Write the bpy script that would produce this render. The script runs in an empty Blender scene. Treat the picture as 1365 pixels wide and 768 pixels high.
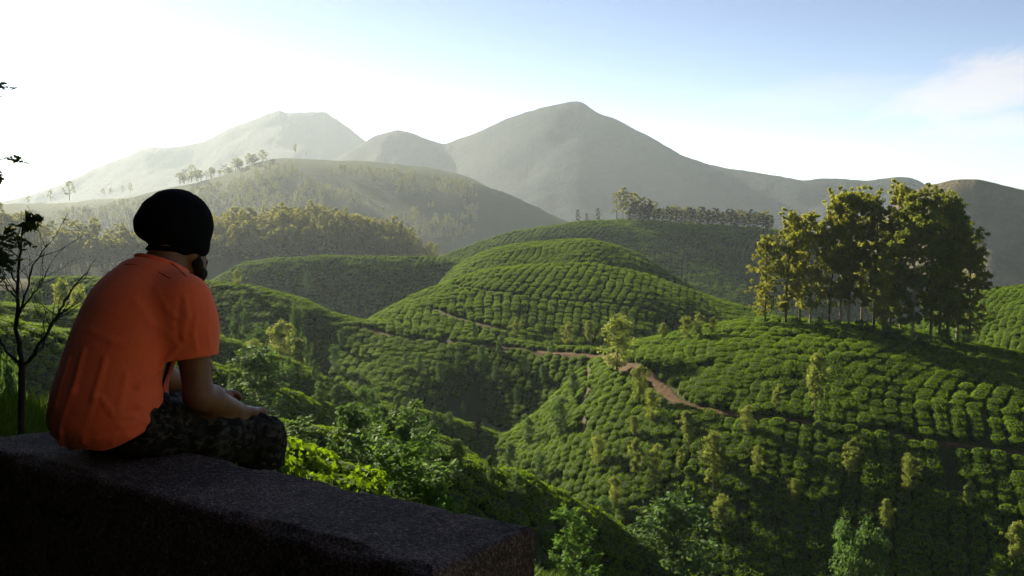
import bpy, math, random
import numpy as np
from mathutils import Vector, Matrix

SC = bpy.context.scene
COL = SC.collection
rng = np.random.default_rng(7)
random.seed(7)
R = math.radians

# ------------------------------------------------------------------ camera
CAM_Z = 1.55
F = 1327.0                      # focal length in pixels of the 1365 px wide photograph
PITCH = math.atan(127.0 / F)
cam_data = bpy.data.cameras.new('camera')
cam_data.sensor_width = 36.0
cam_data.lens = 36.0 * F / 1365.0
cam_data.clip_start = 0.05
cam_data.clip_end = 40000.0
cam = bpy.data.objects.new('camera', cam_data)
COL.objects.link(cam)
cam.location = (0, 0, CAM_Z)
cam.rotation_euler = (R(90) - PITCH, 0, 0)
SC.camera = cam

# ------------------------------------------------------------------ light
SUN_AZ, SUN_EL = R(-37), R(21.5)      # azimuth from +Y towards +X
SKY_STRENGTH = 0.05
world = bpy.data.worlds.new('World')
SC.world = world
world.use_nodes = True
wn, wl = world.node_tree.nodes, world.node_tree.links
wn.clear()
w_out = wn.new('ShaderNodeOutputWorld')
w_bg = wn.new('ShaderNodeBackground')
w_sky = wn.new('ShaderNodeTexSky')
w_sky.sky_type = 'NISHITA'
w_sky.sun_disc = False
w_sky.sun_elevation = SUN_EL
w_sky.sun_rotation = SUN_AZ
w_sky.altitude = 1500
w_sky.air_density = 0.45
w_sky.dust_density = 0.35
w_sky.ozone_density = 0.4
w_bg.inputs['Strength'].default_value = SKY_STRENGTH
def w_node(t, **kw):
    nd = wn.new(t)
    for k, v in kw.items(): setattr(nd, k, v)
    return nd
w_tc = w_node('ShaderNodeTexCoord')
def cloud_patch(u, v, wide, tall, turn, gain, col):
    """soft streaky cloud round one direction of the sky"""
    a, b = (u - 682.5) / F, (384.0 - v) / F
    cp, sp = math.cos(PITCH), math.sin(PITCH)
    d = Vector((a, cp + b * sp, -sp + b * cp)).normalized()
    rt = Vector((d.y, -d.x, 0)).normalized()
    upv = rt.cross(d)
    rt, upv = rt * math.cos(turn) + upv * math.sin(turn), upv * math.cos(turn) - rt * math.sin(turn)
    def dot(vec, k):
        nd = w_node('ShaderNodeVectorMath', operation='DOT_PRODUCT')
        wl.new(w_tc.outputs['Generated'], nd.inputs[0]); nd.inputs[1].default_value = vec * k
        return nd.outputs['Value']
    cx, cy = dot(rt, 1.0 / wide), dot(upv, 1.0 / tall)
    cb = w_node('ShaderNodeCombineXYZ'); wl.new(cx, cb.inputs[0]); wl.new(cy, cb.inputs[1])
    fwd = dot(d, 1.0)
    nz = w_node('ShaderNodeTexNoise'); wl.new(cb.outputs[0], nz.inputs[0])
    nz.inputs['Scale'].default_value = 1.7; nz.inputs['Detail'].default_value = 7; nz.inputs['Roughness'].default_value = 0.62; nz.inputs['Distortion'].default_value = 0.4
    ln = w_node('ShaderNodeVectorMath', operation='LENGTH'); wl.new(cb.outputs[0], ln.inputs[0])
    m1 = w_node('ShaderNodeMath', operation='MULTIPLY_ADD'); wl.new(nz.outputs['Fac'], m1.inputs[0]); m1.inputs[1].default_value = 2.2; m1.inputs[2].default_value = -0.05
    m2 = w_node('ShaderNodeMath', operation='SUBTRACT'); wl.new(m1.outputs[0], m2.inputs[0]); wl.new(ln.outputs['Value'], m2.inputs[1])
    mr = w_node('ShaderNodeMapRange', interpolation_type='SMOOTHSTEP'); wl.new(m2.outputs[0], mr.inputs[0])
    mr.inputs[1].default_value = -0.25; mr.inputs[2].default_value = 0.75; mr.inputs[3].default_value = 0; mr.inputs[4].default_value = gain
    gt = w_node('ShaderNodeMath', operation='GREATER_THAN'); wl.new(fwd, gt.inputs[0]); gt.inputs[1].default_value = 0.5
    ml = w_node('ShaderNodeMath', operation='MULTIPLY'); wl.new(mr.outputs[0], ml.inputs[0]); wl.new(gt.outputs[0], ml.inputs[1])
    return ml.outputs[0], col
sky_col = w_sky.outputs[0]
for patch in (cloud_patch(1310, 118, 0.085, 0.030, 0.30, 0.75, (5.6, 5.2, 5.25)), cloud_patch(1330, 170, 0.06, 0.012, 0.12, 0.5, (5.6, 5.2, 5.25)), cloud_patch(1100, 128, 0.10, 0.020, 0.10, 0.25, (5.4, 5.2, 5.2)),
              cloud_patch(500, 150, 0.022, 0.004, -0.12, 0.8, (7.5, 7.2, 6.8)), cloud_patch(253, 110, 0.016, 0.0025, -0.05, 0.8, (9, 8.5, 7.5))):
    mixn = w_node('ShaderNodeMix', data_type='RGBA')
    wl.new(patch[0], mixn.inputs[0]); wl.new(sky_col, mixn.inputs[6]); mixn.inputs[7].default_value = (*patch[1], 1)
    sky_col = mixn.outputs[2]
wl.new(sky_col, w_bg.inputs[0])
wl.new(w_bg.outputs[0], w_out.inputs[0])

sun_data = bpy.data.lights.new('sun', 'SUN')
sun_data.energy = 5.0
sun_data.angle = R(0.5)
sun_data.color = (1.0, 0.87, 0.62)
sun = bpy.data.objects.new('sun', sun_data)
COL.objects.link(sun)
sd = Vector((math.sin(SUN_AZ) * math.cos(SUN_EL), math.cos(SUN_AZ) * math.cos(SUN_EL), math.sin(SUN_EL)))
sun.rotation_euler = sd.to_track_quat('Z', 'Y').to_euler()

SC.view_settings.view_transform = 'Standard'
SC.view_settings.look = 'None'
SC.view_settings.exposure = 1.7
SC.view_settings.gamma = 1.0
SC.view_settings.use_curve_mapping = False
SC.render.engine = 'CYCLES'
SC.cycles.use_denoising = True
SC.cycles.max_bounces = 6
SC.cycles.diffuse_bounces = 3
SC.cycles.glossy_bounces = 2
SC.cycles.transmission_bounces = 3
SC.cycles.transparent_max_bounces = 4
SC.cycles.volume_bounces = 1

# ------------------------------------------------------------------ haze (one closed box round the camera and the whole scene)
HAZE_DENSITY = 0.000082
HAZE_ANISO = 0.42
HAZE_TOP = 350.0
def box_mesh(name, lo, hi):
    v = [(x, y, z) for z in (lo[2], hi[2]) for y in (lo[1], hi[1]) for x in (lo[0], hi[0])]
    f = [(0, 2, 3, 1), (4, 5, 7, 6), (0, 1, 5, 4), (2, 6, 7, 3), (0, 4, 6, 2), (1, 3, 7, 5)]
    me = bpy.data.meshes.new(name)
    me.from_pydata(v, [], f)
    return me
haze = bpy.data.objects.new('haze', box_mesh('haze', (-7600, -7600, -98), (7600, 7600, HAZE_TOP)))
COL.objects.link(haze)
haze['kind'] = 'stuff'
haze['label'] = 'pale morning haze filling the valley'
hm = bpy.data.materials.new('haze')
hm.use_nodes = True
hm.node_tree.nodes.clear()
h_out = hm.node_tree.nodes.new('ShaderNodeOutputMaterial')
h_vol = hm.node_tree.nodes.new('ShaderNodeVolumePrincipled')
h_vol.inputs['Color'].default_value = (0.72, 0.85, 1.0, 1)
h_vol.inputs['Density'].default_value = HAZE_DENSITY
h_vol.inputs['Anisotropy'].default_value = HAZE_ANISO
hm.node_tree.links.new(h_vol.outputs[0], h_out.inputs['Volume'])
haze.data.materials.append(hm)

# ------------------------------------------------------------------ helpers
def unproject(u, v, r):
    """Point at horizontal distance r along the sight line of photograph pixel (u, v)."""
    a, b = (u - 682.5) / F, (384.0 - v) / F
    cp, sp = math.cos(PITCH), math.sin(PITCH)
    x, y, z = a, cp + b * sp, -sp + b * cp
    k = r / math.hypot(x, y)
    return x * k, y * k, CAM_Z + z * k

def project(p):
    p = np.asarray(p, float).reshape(-1, 3)
    cp, sp = math.cos(PITCH), math.sin(PITCH)
    z = p[:, 2] - CAM_Z
    d = p[:, 1] * cp - z * sp
    up = p[:, 1] * sp + z * cp
    return 682.5 + F * p[:, 0] / d, 384.0 - F * up / d, d

def mesh_np(name, verts, faces, mat=None, smooth=True, mats=None, midx=None):
    """faces: (n,3) or (n,4) int array"""
    verts = np.asarray(verts, np.float32).reshape(-1, 3)
    faces = np.asarray(faces, np.int32)
    k = faces.shape[1]
    me = bpy.data.meshes.new(name)
    me.vertices.add(len(verts))
    me.vertices.foreach_set('co', verts.ravel())
    me.loops.add(faces.size)
    me.loops.foreach_set('vertex_index', faces.ravel())
    me.polygons.add(len(faces))
    me.polygons.foreach_set('loop_start', np.arange(0, faces.size, k, dtype=np.int32))
    me.polygons.foreach_set('loop_total', np.full(len(faces), k, np.int32))
    me.polygons.foreach_set('use_smooth', np.full(len(faces), smooth, bool))
    for m in (mats or ([mat] if mat else [])):
        me.materials.append(m)
    if midx is not None:
        me.polygons.foreach_set('material_index', np.asarray(midx, np.int32))
    me.update(calc_edges=True)
    me.validate()
    return me

def link(name, me, parent=None, loc=None, label=None, cat=None, group=None, kind=None):
    o = bpy.data.objects.new(name, me)
    COL.objects.link(o)
    if parent is not None:
        o.parent = parent
    if loc is not None:
        o.location = loc
    if label: o['label'] = label
    if cat: o['category'] = cat
    if group: o['group'] = group
    if kind: o['kind'] = kind
    return o

# value noise on numpy arrays, smooth and cheap
_perm = rng.random((64, 64, 64)).astype(np.float32)
def vnoise(x, y, z=0.0):
    x, y, z = np.broadcast_arrays(np.asarray(x, float), np.asarray(y, float), np.asarray(z, float))
    xi, yi, zi = np.floor(x).astype(int), np.floor(y).astype(int), np.floor(z).astype(int)
    fx, fy, fz = x - xi, y - yi, z - zi
    fx, fy, fz = fx * fx * (3 - 2 * fx), fy * fy * (3 - 2 * fy), fz * fz * (3 - 2 * fz)
    def g(a, b, c): return _perm[(xi + a) & 63, (yi + b) & 63, (zi + c) & 63]
    c00 = g(0, 0, 0) * (1 - fx) + g(1, 0, 0) * fx
    c10 = g(0, 1, 0) * (1 - fx) + g(1, 1, 0) * fx
    c01 = g(0, 0, 1) * (1 - fx) + g(1, 0, 1) * fx
    c11 = g(0, 1, 1) * (1 - fx) + g(1, 1, 1) * fx
    return ((c00 * (1 - fy) + c10 * fy) * (1 - fz) + (c01 * (1 - fy) + c11 * fy) * fz) * 2 - 1
def fbm(x, y, z=0.0, octs=4, gain=0.5):
    s, a, t = 0.0, 1.0, 0.0
    for i in range(octs):
        s = s + a * vnoise(np.asarray(x) * 2 ** i + 13.7 * i, np.asarray(y) * 2 ** i + 7.3 * i, np.asarray(z) * 2 ** i + 3.1 * i)
        t += a
        a *= gain
    return s / t

def pchip(xk, yk, x):
    """monotone cubic interpolation, linear beyond the ends"""
    xk, yk = np.asarray(xk, float), np.asarray(yk, float)
    h = np.diff(xk); d = np.diff(yk) / h
    m = np.zeros_like(yk)
    m[0], m[-1] = d[0], d[-1]
    for i in range(1, len(xk) - 1):
        if d[i - 1] * d[i] > 0:
            w1, w2 = 2 * h[i] + h[i - 1], h[i] + 2 * h[i - 1]
            m[i] = (w1 + w2) / (w1 / d[i - 1] + w2 / d[i])
    i = np.clip(np.searchsorted(xk, x) - 1, 0, len(h) - 1)
    t = (x - xk[i]) / h[i]
    tc = np.clip(t, 0, 1)
    y = ((1 + 2 * tc) * (1 - tc) ** 2 * yk[i] + tc * (1 - tc) ** 2 * h[i] * m[i]
         + tc * tc * (3 - 2 * tc) * yk[i + 1] + tc * tc * (tc - 1) * h[i] * m[i + 1])
    y = y + np.where(t < 0, t * h[i] * m[i], 0) + np.where(t > 1, (t - 1) * h[i] * m[i + 1], 0)
    return y

# ------------------------------------------------------------------ node helpers
class NT:
    def __init__(self, name):
        self.m = bpy.data.materials.new(name)
        self.m.use_nodes = True
        self.n, self.l = self.m.node_tree.nodes, self.m.node_tree.links
        self.n.clear()
        self.out = self.n.new('ShaderNodeOutputMaterial')
    def node(self, t, **kw):
        nd = self.n.new(t)
        for k, v in kw.items():
            setattr(nd, k, v)
        return nd
    def set(self, nd, sock, val):
        s = nd.inputs[sock]
        if isinstance(val, bpy.types.NodeSocket):
            self.l.new(val, s)
        elif isinstance(val, (tuple, list)) and len(val) == 3 and s.type == 'RGBA':
            s.default_value = (*val, 1)
        else:
            s.default_value = val
    def coords(self, which='Object', scale=None):
        c = self.node('ShaderNodeTexCoord').outputs[which]
        if scale is not None:
            mp = self.node('ShaderNodeMapping')
            self.l.new(c, mp.inputs[0])
            mp.inputs['Scale'].default_value = scale
            c = mp.outputs[0]
        return c
    def noise(self, vec, scale, detail=4, rough=0.55, dist=0.0):
        nd = self.node('ShaderNodeTexNoise')
        self.l.new(vec, nd.inputs['Vector'])
        nd.inputs['Scale'].default_value = scale
        nd.inputs['Detail'].default_value = detail
        nd.inputs['Roughness'].default_value = rough
        nd.inputs['Distortion'].default_value = dist
        return nd.outputs['Fac']
    def voronoi(self, vec, scale, feature='F1', out='Distance', rand=1.0):
        nd = self.node('ShaderNodeTexVoronoi', feature=feature)
        self.l.new(vec, nd.inputs['Vector'])
        nd.inputs['Scale'].default_value = scale
        nd.inputs['Randomness'].default_value = rand
        return nd.outputs[out]
    def ramp(self, fac, stops, interp='LINEAR'):
        nd = self.node('ShaderNodeValToRGB')
        cr = nd.color_ramp
        cr.interpolation = interp
        while len(cr.elements) < len(stops):
            cr.elements.new(0.5)
        for e, (p, c) in zip(cr.elements, stops):
            e.position = p
            e.color = (*c, 1) if len(c) == 3 else c
        self.l.new(fac, nd.inputs[0])
        return nd.outputs[0]
    def mix(self, fac, a, b, mode='MIX'):
        nd = self.node('ShaderNodeMix', data_type='RGBA', blend_type=mode)
        for i, v in ((0, fac), (6, a), (7, b)):
            s = nd.inputs[i]
            if isinstance(v, bpy.types.NodeSocket): self.l.new(v, s)
            elif isinstance(v, (tuple, list)): s.default_value = (*v, 1)[:4]
            else: s.default_value = v
        return nd.outputs[2]
    def math(self, op, a, b=0.0, clamp=False):
        nd = self.node('ShaderNodeMath', operation=op, use_clamp=clamp)
        for i, v in ((0, a), (1, b)):
            if isinstance(v, bpy.types.NodeSocket): self.l.new(v, nd.inputs[i])
            else: nd.inputs[i].default_value = v
        return nd.outputs[0]
    def bump(self, height, strength=0.5, dist=0.1):
        nd = self.node('ShaderNodeBump')
        self.l.new(height, nd.inputs['Height'])
        nd.inputs['Strength'].default_value = strength
        nd.inputs['Distance'].default_value = dist
        return nd.outputs[0]
    def principled(self, color, rough=0.8, spec=0.3, normal=None, **kw):
        p = self.node('ShaderNodeBsdfPrincipled')
        self.set(p, 'Base Color', color)
        self.set(p, 'Roughness', rough)
        self.set(p, 'Specular IOR Level', spec)
        if normal is not None: self.l.new(normal, p.inputs['Normal'])
        for k, v in kw.items(): self.set(p, k, v)
        self.l.new(p.outputs[0], self.out.inputs[0])
        return p

def leaf_material(name, dark, light, trans=0.35, scale=0.6, rough=0.65, objrand=0.5, spec=0.08):
    """two sided leaves: diffuse plus light coming through"""
    t = NT(name)
    g = t.coords('Object')
    n = t.noise(g, scale, 3, 0.6)
    info = t.node('ShaderNodeObjectInfo').outputs['Random']
    f = t.math('ADD', t.math('MULTIPLY', t.math('SUBTRACT', n, 0.5), 1.6), t.math('MULTIPLY', info, objrand))
    f = t.math('ADD', f, 0.5 - objrand * 0.5, clamp=True)
    col = t.mix(f, dark, light)
    p = t.node('ShaderNodeBsdfPrincipled')
    t.set(p, 'Base Color', col); t.set(p, 'Roughness', rough); t.set(p, 'Specular IOR Level', spec)
    tr = t.node('ShaderNodeBsdfTranslucent')
    t.l.new(t.mix(0.5, col, (light[0] * 1.5, light[1] * 1.35, light[2] * 0.6)), tr.inputs[0])
    mx = t.node('ShaderNodeMixShader')
    mx.inputs[0].default_value = trans
    t.l.new(p.outputs[0], mx.inputs[1]); t.l.new(tr.outputs[0], mx.inputs[2])
    t.l.new(mx.outputs[0], t.out.inputs[0])
    return t.m

# ------------------------------------------------------------------ terrain: hills set out as crest lines in the world
class Layer:
    """A hill: its crest is a line of (azimuth, distance, height); it falls towards the camera by `front` and away by `back`."""
    def __init__(self, name, nodes, front=0.45, a=5.0, back=0.45, table=None, polar=False, rock=0.0):
        self.name, self.front, self.a, self.back, self.table = name, front, a, back, table
        self.rock = rock
        pts = []
        for n in nodes:
            if polar:
                th, r, z = R(n[0]), n[1], n[2]
            else:
                x, y, z = unproject(*n)
                th, r = math.atan2(x, y), n[2]
            pts.append((th, r, z))
        pts.sort()
        self.th = np.array([p[0] for p in pts])
        tt = np.linspace(R(-100), R(100), 4001)
        tc = np.clip(tt, self.th[0], self.th[-1])
        self.tt = tt
        self.rt = pchip(self.th, [p[1] for p in pts], tc)
        zt = pchip(self.th, [p[2] for p in pts], tc)
        over = np.abs(tt - tc)                       # past its ends the hill sinks away
        self.zt = zt - over * self.rt * 0.5
        self.valid = (self.th[0] - 0.2, self.th[-1] + 0.2)
    def crest(self, th):
        return np.interp(th, self.tt, self.rt), np.interp(th, self.tt, self.zt)
    def h(self, th, r):
        rc, zc = self.crest(th)
        s = rc - r
        if self.table is not None:
            f = pchip([p[0] for p in self.table], [p[1] for p in self.table], np.maximum(s, 0))
        else:
            f = self.front * (np.sqrt(s * s + self.a ** 2) - self.a)
        b = self.back * (np.sqrt(s * s + self.a ** 2) - self.a)
        return zc - np.where(s > 0, f, b)

LAYERS = [
    # near slopes below the wall (seen over it)
    Layer('slope_d', [(120, 545, 62), (300, 562, 62), (440, 583, 60), (552, 605, 55), (644, 634, 55), (723, 667, 58), (790, 700, 63), (860, 752, 68), (930, 800, 72)], 0.8, 4, 0.5),
    Layer('slope_c', [(-260, 400, 84), (-80, 425, 85), (60, 445, 85), (180, 475, 85), (290, 505, 85), (373, 534, 85), (448, 559, 88), (557, 584, 98), (607, 606, 106), (680, 650, 112)], 0.7, 5, 0.5),
    Layer('slope_b', [(-260, 380, 130), (-60, 405, 130), (110, 415, 130), (230, 438, 130), (290, 455, 130), (370, 485, 127), (450, 520, 126), (520, 548, 130), (620, 567, 142), (690, 600, 150)], 0.62, 5, 0.5),
    Layer('slope_a', [(-150, 372, 240), (60, 372, 235), (200, 374, 225), (280, 379, 215), (340, 385, 208), (400, 400, 202), (460, 425, 195), (520, 445, 188), (600, 456, 182), (700, 463, 174), (800, 472, 160), (870, 490, 150)], 0.62, 6, 0.4),
    Layer('hill_right', [(650, 612, 138), (700, 578, 140), (760, 520, 142), (790, 490, 143), (830, 468, 142), (880, 455, 141), (960, 440, 140), (1050, 434, 139), (1150, 438, 138), (1240, 454, 137), (1365, 478, 135), (1500, 505, 133), (1700, 550, 130)],
          back=0.32, a=10, table=[(0, 0), (10, 0.75), (20, 2.4), (30, 5.6), (38, 9.6), (48, 17), (60, 26), (80, 40), (120, 66)]),
    Layer('hill_far_right', [(1230, 430, 240), (1290, 396, 240), (1365, 384, 235), (1480, 378, 230), (1700, 380, 225)], 0.30, 10, 0.3),
    Layer('hill_mid', [(440, 470, 190), (495, 430, 200), (560, 395, 215), (620, 372, 226), (690, 358, 233), (760, 357, 236), (830, 365, 236), (900, 385, 234), (970, 408, 230), (1040, 430, 225), (1150, 470, 220)],
          back=0.3, a=12, table=[(0, 0), (10, 0.7), (20, 2.2), (35, 5.2), (50, 8.8), (65, 15), (100, 36)]),
    Layer('hill_mid_back', [(545, 425, 276), (580, 388, 283), (612, 356, 291), (650, 338, 297), (720, 326, 303), (780, 324, 305), (840, 340, 303), (900, 372, 298), (960, 410, 290)], 0.3, 10, 0.3, table=[(0, 0), (12, 0.8), (24, 2.8), (40, 7.0), (60, 15), (100, 34)]),
    Layer('ridge_back', [(560, 352, 486), (640, 326, 520), (720, 305, 540), (780, 294, 556), (850, 293, 564), (950, 300, 567), (1040, 310, 567), (1130, 335, 560), (1250, 380, 554), (1365, 400, 547)], 0.5, 10, 0.3, table=[(0, 0), (15, 2.8), (40, 13), (75, 27), (120, 41), (180, 58)]),
    Layer('forest_hill', [(-300, 322, 652), (-100, 318, 635), (0, 322, 625), (110, 333, 616), (200, 330, 608), (290, 322, 601), (350, 316, 598), (420, 310, 598), (470, 318, 598), (530, 335, 595), (580, 360, 584), (640, 395, 571)], 0.33, 12, 0.3),
    Layer('far_tea_slope', [(330, 352, 400), (430, 345, 390), (500, 345, 385), (560, 346, 380), (620, 348, 376), (680, 362, 372), (760, 400, 366)], 0.66, 5, 0.3),
    Layer('dark_hill', [(-300, 285, 1540), (-100, 275, 1540), (60, 270, 1520), (130, 262, 1502), (200, 251, 1483), (290, 234, 1463), (380, 210, 1443), (440, 212, 1440), (520, 216, 1434), (600, 226, 1425), (660, 246, 1406), (710, 270, 1390), (750, 290, 1376), (800, 312, 1357), (900, 350, 1329)], 0.36, 25, 0.3),
    Layer('shade_hill', [(-28.2, 112, -22), (-31, 112, -3), (-34, 112, 20), (-37, 112, 52), (-42, 112, 62), (-52, 112, 60), (-65, 112, 30), (-85, 112, 0)], polar=True, front=0.42, a=9, back=0.5),  # out of view; its height is set to shade the man and near slopes
]
E_NODES = [(-300, 600, 9), (0, 573, 12), (40, 574, 14), (200, 586, 20), (310, 610, 26), (400, 632, 28), (480, 664, 28), (600, 716, 28), (720, 785, 30), (850, 825, 32), (1000, 830, 34), (1400, 900, 36)]
E_LAYER = Layer('bank', E_NODES)
FLOOR = -36.0
def base_h(th, r):
    rc, zc = E_LAYER.crest(th)
    side = np.clip((np.abs(th) - R(60)) / R(40), 0, 1)
    near = np.where(r < 3.3, np.where(r < 2.75, 0.0, -0.45 * (r - 2.75) / 0.55), -0.45 + (zc + 0.45) * (r - 3.3) / np.maximum(rc - 3.3, 1))
    far = zc - 0.55 * (np.sqrt((r - rc) ** 2 + 9) - 3)
    z = np.where(r < rc, near, far)
    fl = FLOOR - np.clip((r - 240) / 120, 0, 1) * 24.0 - np.clip((r - 430) / 250, 0, 1) * 30.0
    # soft floor
    z = fl + 2.0 * np.log1p(np.exp(np.clip((z - fl) / 2.0, -30, 30)))
    zb = np.interp(r, [0, 7.0, 8.2, 12.5, 16, 40, 120, 400], [0, 0, 0.9, 7.0, 9.0, 17, 30, 30])   # behind the camera, unseen: flat, then a bank and slope added to bounce sunlight
    return z * (1 - side) + zb * side

def terrain(x, y, with_id=False):
    th, r = np.arctan2(x, y), np.hypot(x, y)
    k = np.clip(r * 0.006, 0.25, 3.0)
    hs = [base_h(th, r)] + [np.where((th > L.valid[0]) & (th < L.valid[1]), L.h(th, r), -500.0) for L in LAYERS]
    # far floor below every hill
    H = np.stack(hs)
    m = H.max(0)
    z = m + k * np.log(np.exp(np.clip((H - m) / k, -40, 0)).sum(0))
    damp = np.clip((r - 12) / 40, 0, 1)
    z = z + damp * (0.35 * vnoise(x / 9.0, y / 9.0) + np.clip(r / 400, 0, 2) * 0.9 * vnoise(x / 31.0, y / 31.0, 5.0))
    if with_id:
        return z, H.argmax(0)
    return z

def raycast(u, v, rmin=6.0, rmax=1500.0):
    """First ground point on the sight line of photograph pixel (u, v)."""
    rr = np.exp(np.linspace(math.log(rmin), math.log(rmax), 3000))
    a, b = (u - 682.5) / F, (384.0 - v) / F
    cp, sp = math.cos(PITCH), math.sin(PITCH)
    d = np.array([a, cp + b * sp, -sp + b * cp])
    hd = math.hypot(d[0], d[1])
    X, Y, Z = d[0] / hd * rr, d[1] / hd * rr, CAM_Z + d[2] / hd * rr
    below = Z < terrain(X, Y)
    if not below.any():
        return None
    i = int(np.argmax(below))
    return np.array([X[i], Y[i], float(terrain(X[i:i + 1], Y[i:i + 1])[0])]), rr[i]

# ------------------------------------------------------------------ setting: materials of the land
def tea_ground_material():
    t = NT('tea_ground')
    c = t.coords('Object')
    n1 = t.noise(c, 0.35, 6, 0.6)
    n2 = t.noise(c, 2.4, 4, 0.6)
    col = t.mix(n1, (0.016, 0.032, 0.008), (0.040, 0.062, 0.016))
    col = t.mix(t.math('MULTIPLY', n2, 0.35), col, (0.085, 0.060, 0.035))
    t.principled(col, 0.95, 0.1, t.bump(n2, 0.8, 0.4))
    return t.m
def floor_material():
    t = NT('valley_grass')
    c = t.coords('Object')
    n1 = t.noise(c, 0.05, 6, 0.62, 0.6)
    n2 = t.noise(c, 0.9, 5, 0.6)
    col = t.ramp(n1, [(0.35, (0.055, 0.085, 0.030)), (0.5, (0.125, 0.135, 0.085)), (0.66, (0.080, 0.105, 0.045))])
    col = t.mix(t.math('MULTIPLY', n2, 0.5), col, (0.15, 0.14, 0.10))
    t.principled(col, 0.95, 0.1, t.bump(n2, 0.6, 0.3))
    return t.m
def bank_material():
    t = NT('bank_grass')
    c = t.coords('Object')
    n1 = t.noise(c, 0.6, 5, 0.6)
    n2 = t.noise(c, 8.0, 4, 0.6)
    col = t.mix(n1, (0.018, 0.048, 0.006), (0.06, 0.10, 0.014))
    col = t.mix(t.math('MULTIPLY', n2, 0.3), col, (0.09, 0.075, 0.04))
    t.principled(col, 0.9, 0.1, t.bump(n2, 0.9, 0.1))
    return t.m
def scrub_material(name, dark, light, bare, scale, bare_lo=0.55, bare_hi=0.7, rows=0.0):
    t = NT(name)
    c = t.coords('Object')
    n1 = t.noise(c, scale, 7, 0.62, 0.4)
    n2 = t.noise(c, scale * 9, 5, 0.65)
    n3 = t.noise(c, scale * 40, 3, 0.6)
    col = t.mix(n2, dark, light)
    col = t.mix(t.ramp(n1, [(bare_lo, (0, 0, 0)), (bare_hi, (1, 1, 1))]), col, bare)
    col = t.mix(t.math('MULTIPLY', n3, 0.5), col, dark)
    h = t.math('ADD', t.math('MULTIPLY', n2, 0.6), t.math('MULTIPLY', n3, 0.4))
    t.principled(col, 0.95, 0.05, t.bump(h, 0.9, 1.2 / scale * 0.05))
    return t.m

M_TEA_GROUND = tea_ground_material()
M_FLOOR = floor_material()
M_BANK = bank_material()
M_DARKHILL = scrub_material('scrub_hill', (0.018, 0.030, 0.009), (0.045, 0.064, 0.020), (0.060, 0.088, 0.024), 0.010, 0.58, 0.66)
M_MOUNT = scrub_material('mountain_forest', (0.012, 0.020, 0.022), (0.026, 0.038, 0.038), (0.040, 0.050, 0.044), 0.0035)
M_MOUNT_GRASS = scrub_material('mountain_grass', (0.045, 0.048, 0.024), (0.13, 0.115, 0.06), (0.21, 0.165, 0.09), 0.006, 0.45, 0.62)
M_ROAD = NT('road_earth')
_c = M_ROAD.coords('Object')
_n = M_ROAD.noise(_c, 1.6, 5, 0.65)
M_ROAD.principled(M_ROAD.ramp(_n, [(0.3, (0.040, 0.024, 0.013)), (0.55, (0.090, 0.056, 0.030)), (0.75, (0.13, 0.085, 0.05))]), 0.95, 0.1, M_ROAD.bump(_n, 0.8, 0.2))
M_ROAD = M_ROAD.m
M_BOUNCE = NT('bounce_bank_earth')  # pale earth of the added bank that reflects sun onto the man's back
_n = M_BOUNCE.noise(M_BOUNCE.coords('Object'), 0.8, 6, 0.65)
M_BOUNCE.principled(M_BOUNCE.ramp(_n, [(0.3, (0.17, 0.115, 0.075)), (0.5, (0.30, 0.22, 0.155)), (0.7, (0.36, 0.28, 0.21))]), 0.95, 0.1, M_BOUNCE.bump(_n, 0.9, 0.4))
M_BOUNCE = M_BOUNCE.m
M_PATH = NT('path_earth')
_n = M_PATH.noise(M_PATH.coords('Object'), 1.4, 4, 0.6)
M_PATH.principled(M_PATH.mix(_n, (0.035, 0.03, 0.018), (0.10, 0.07, 0.042)), 0.95, 0.1, M_PATH.bump(_n, 0.8, 0.2))
M_PATH = M_PATH.m

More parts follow.
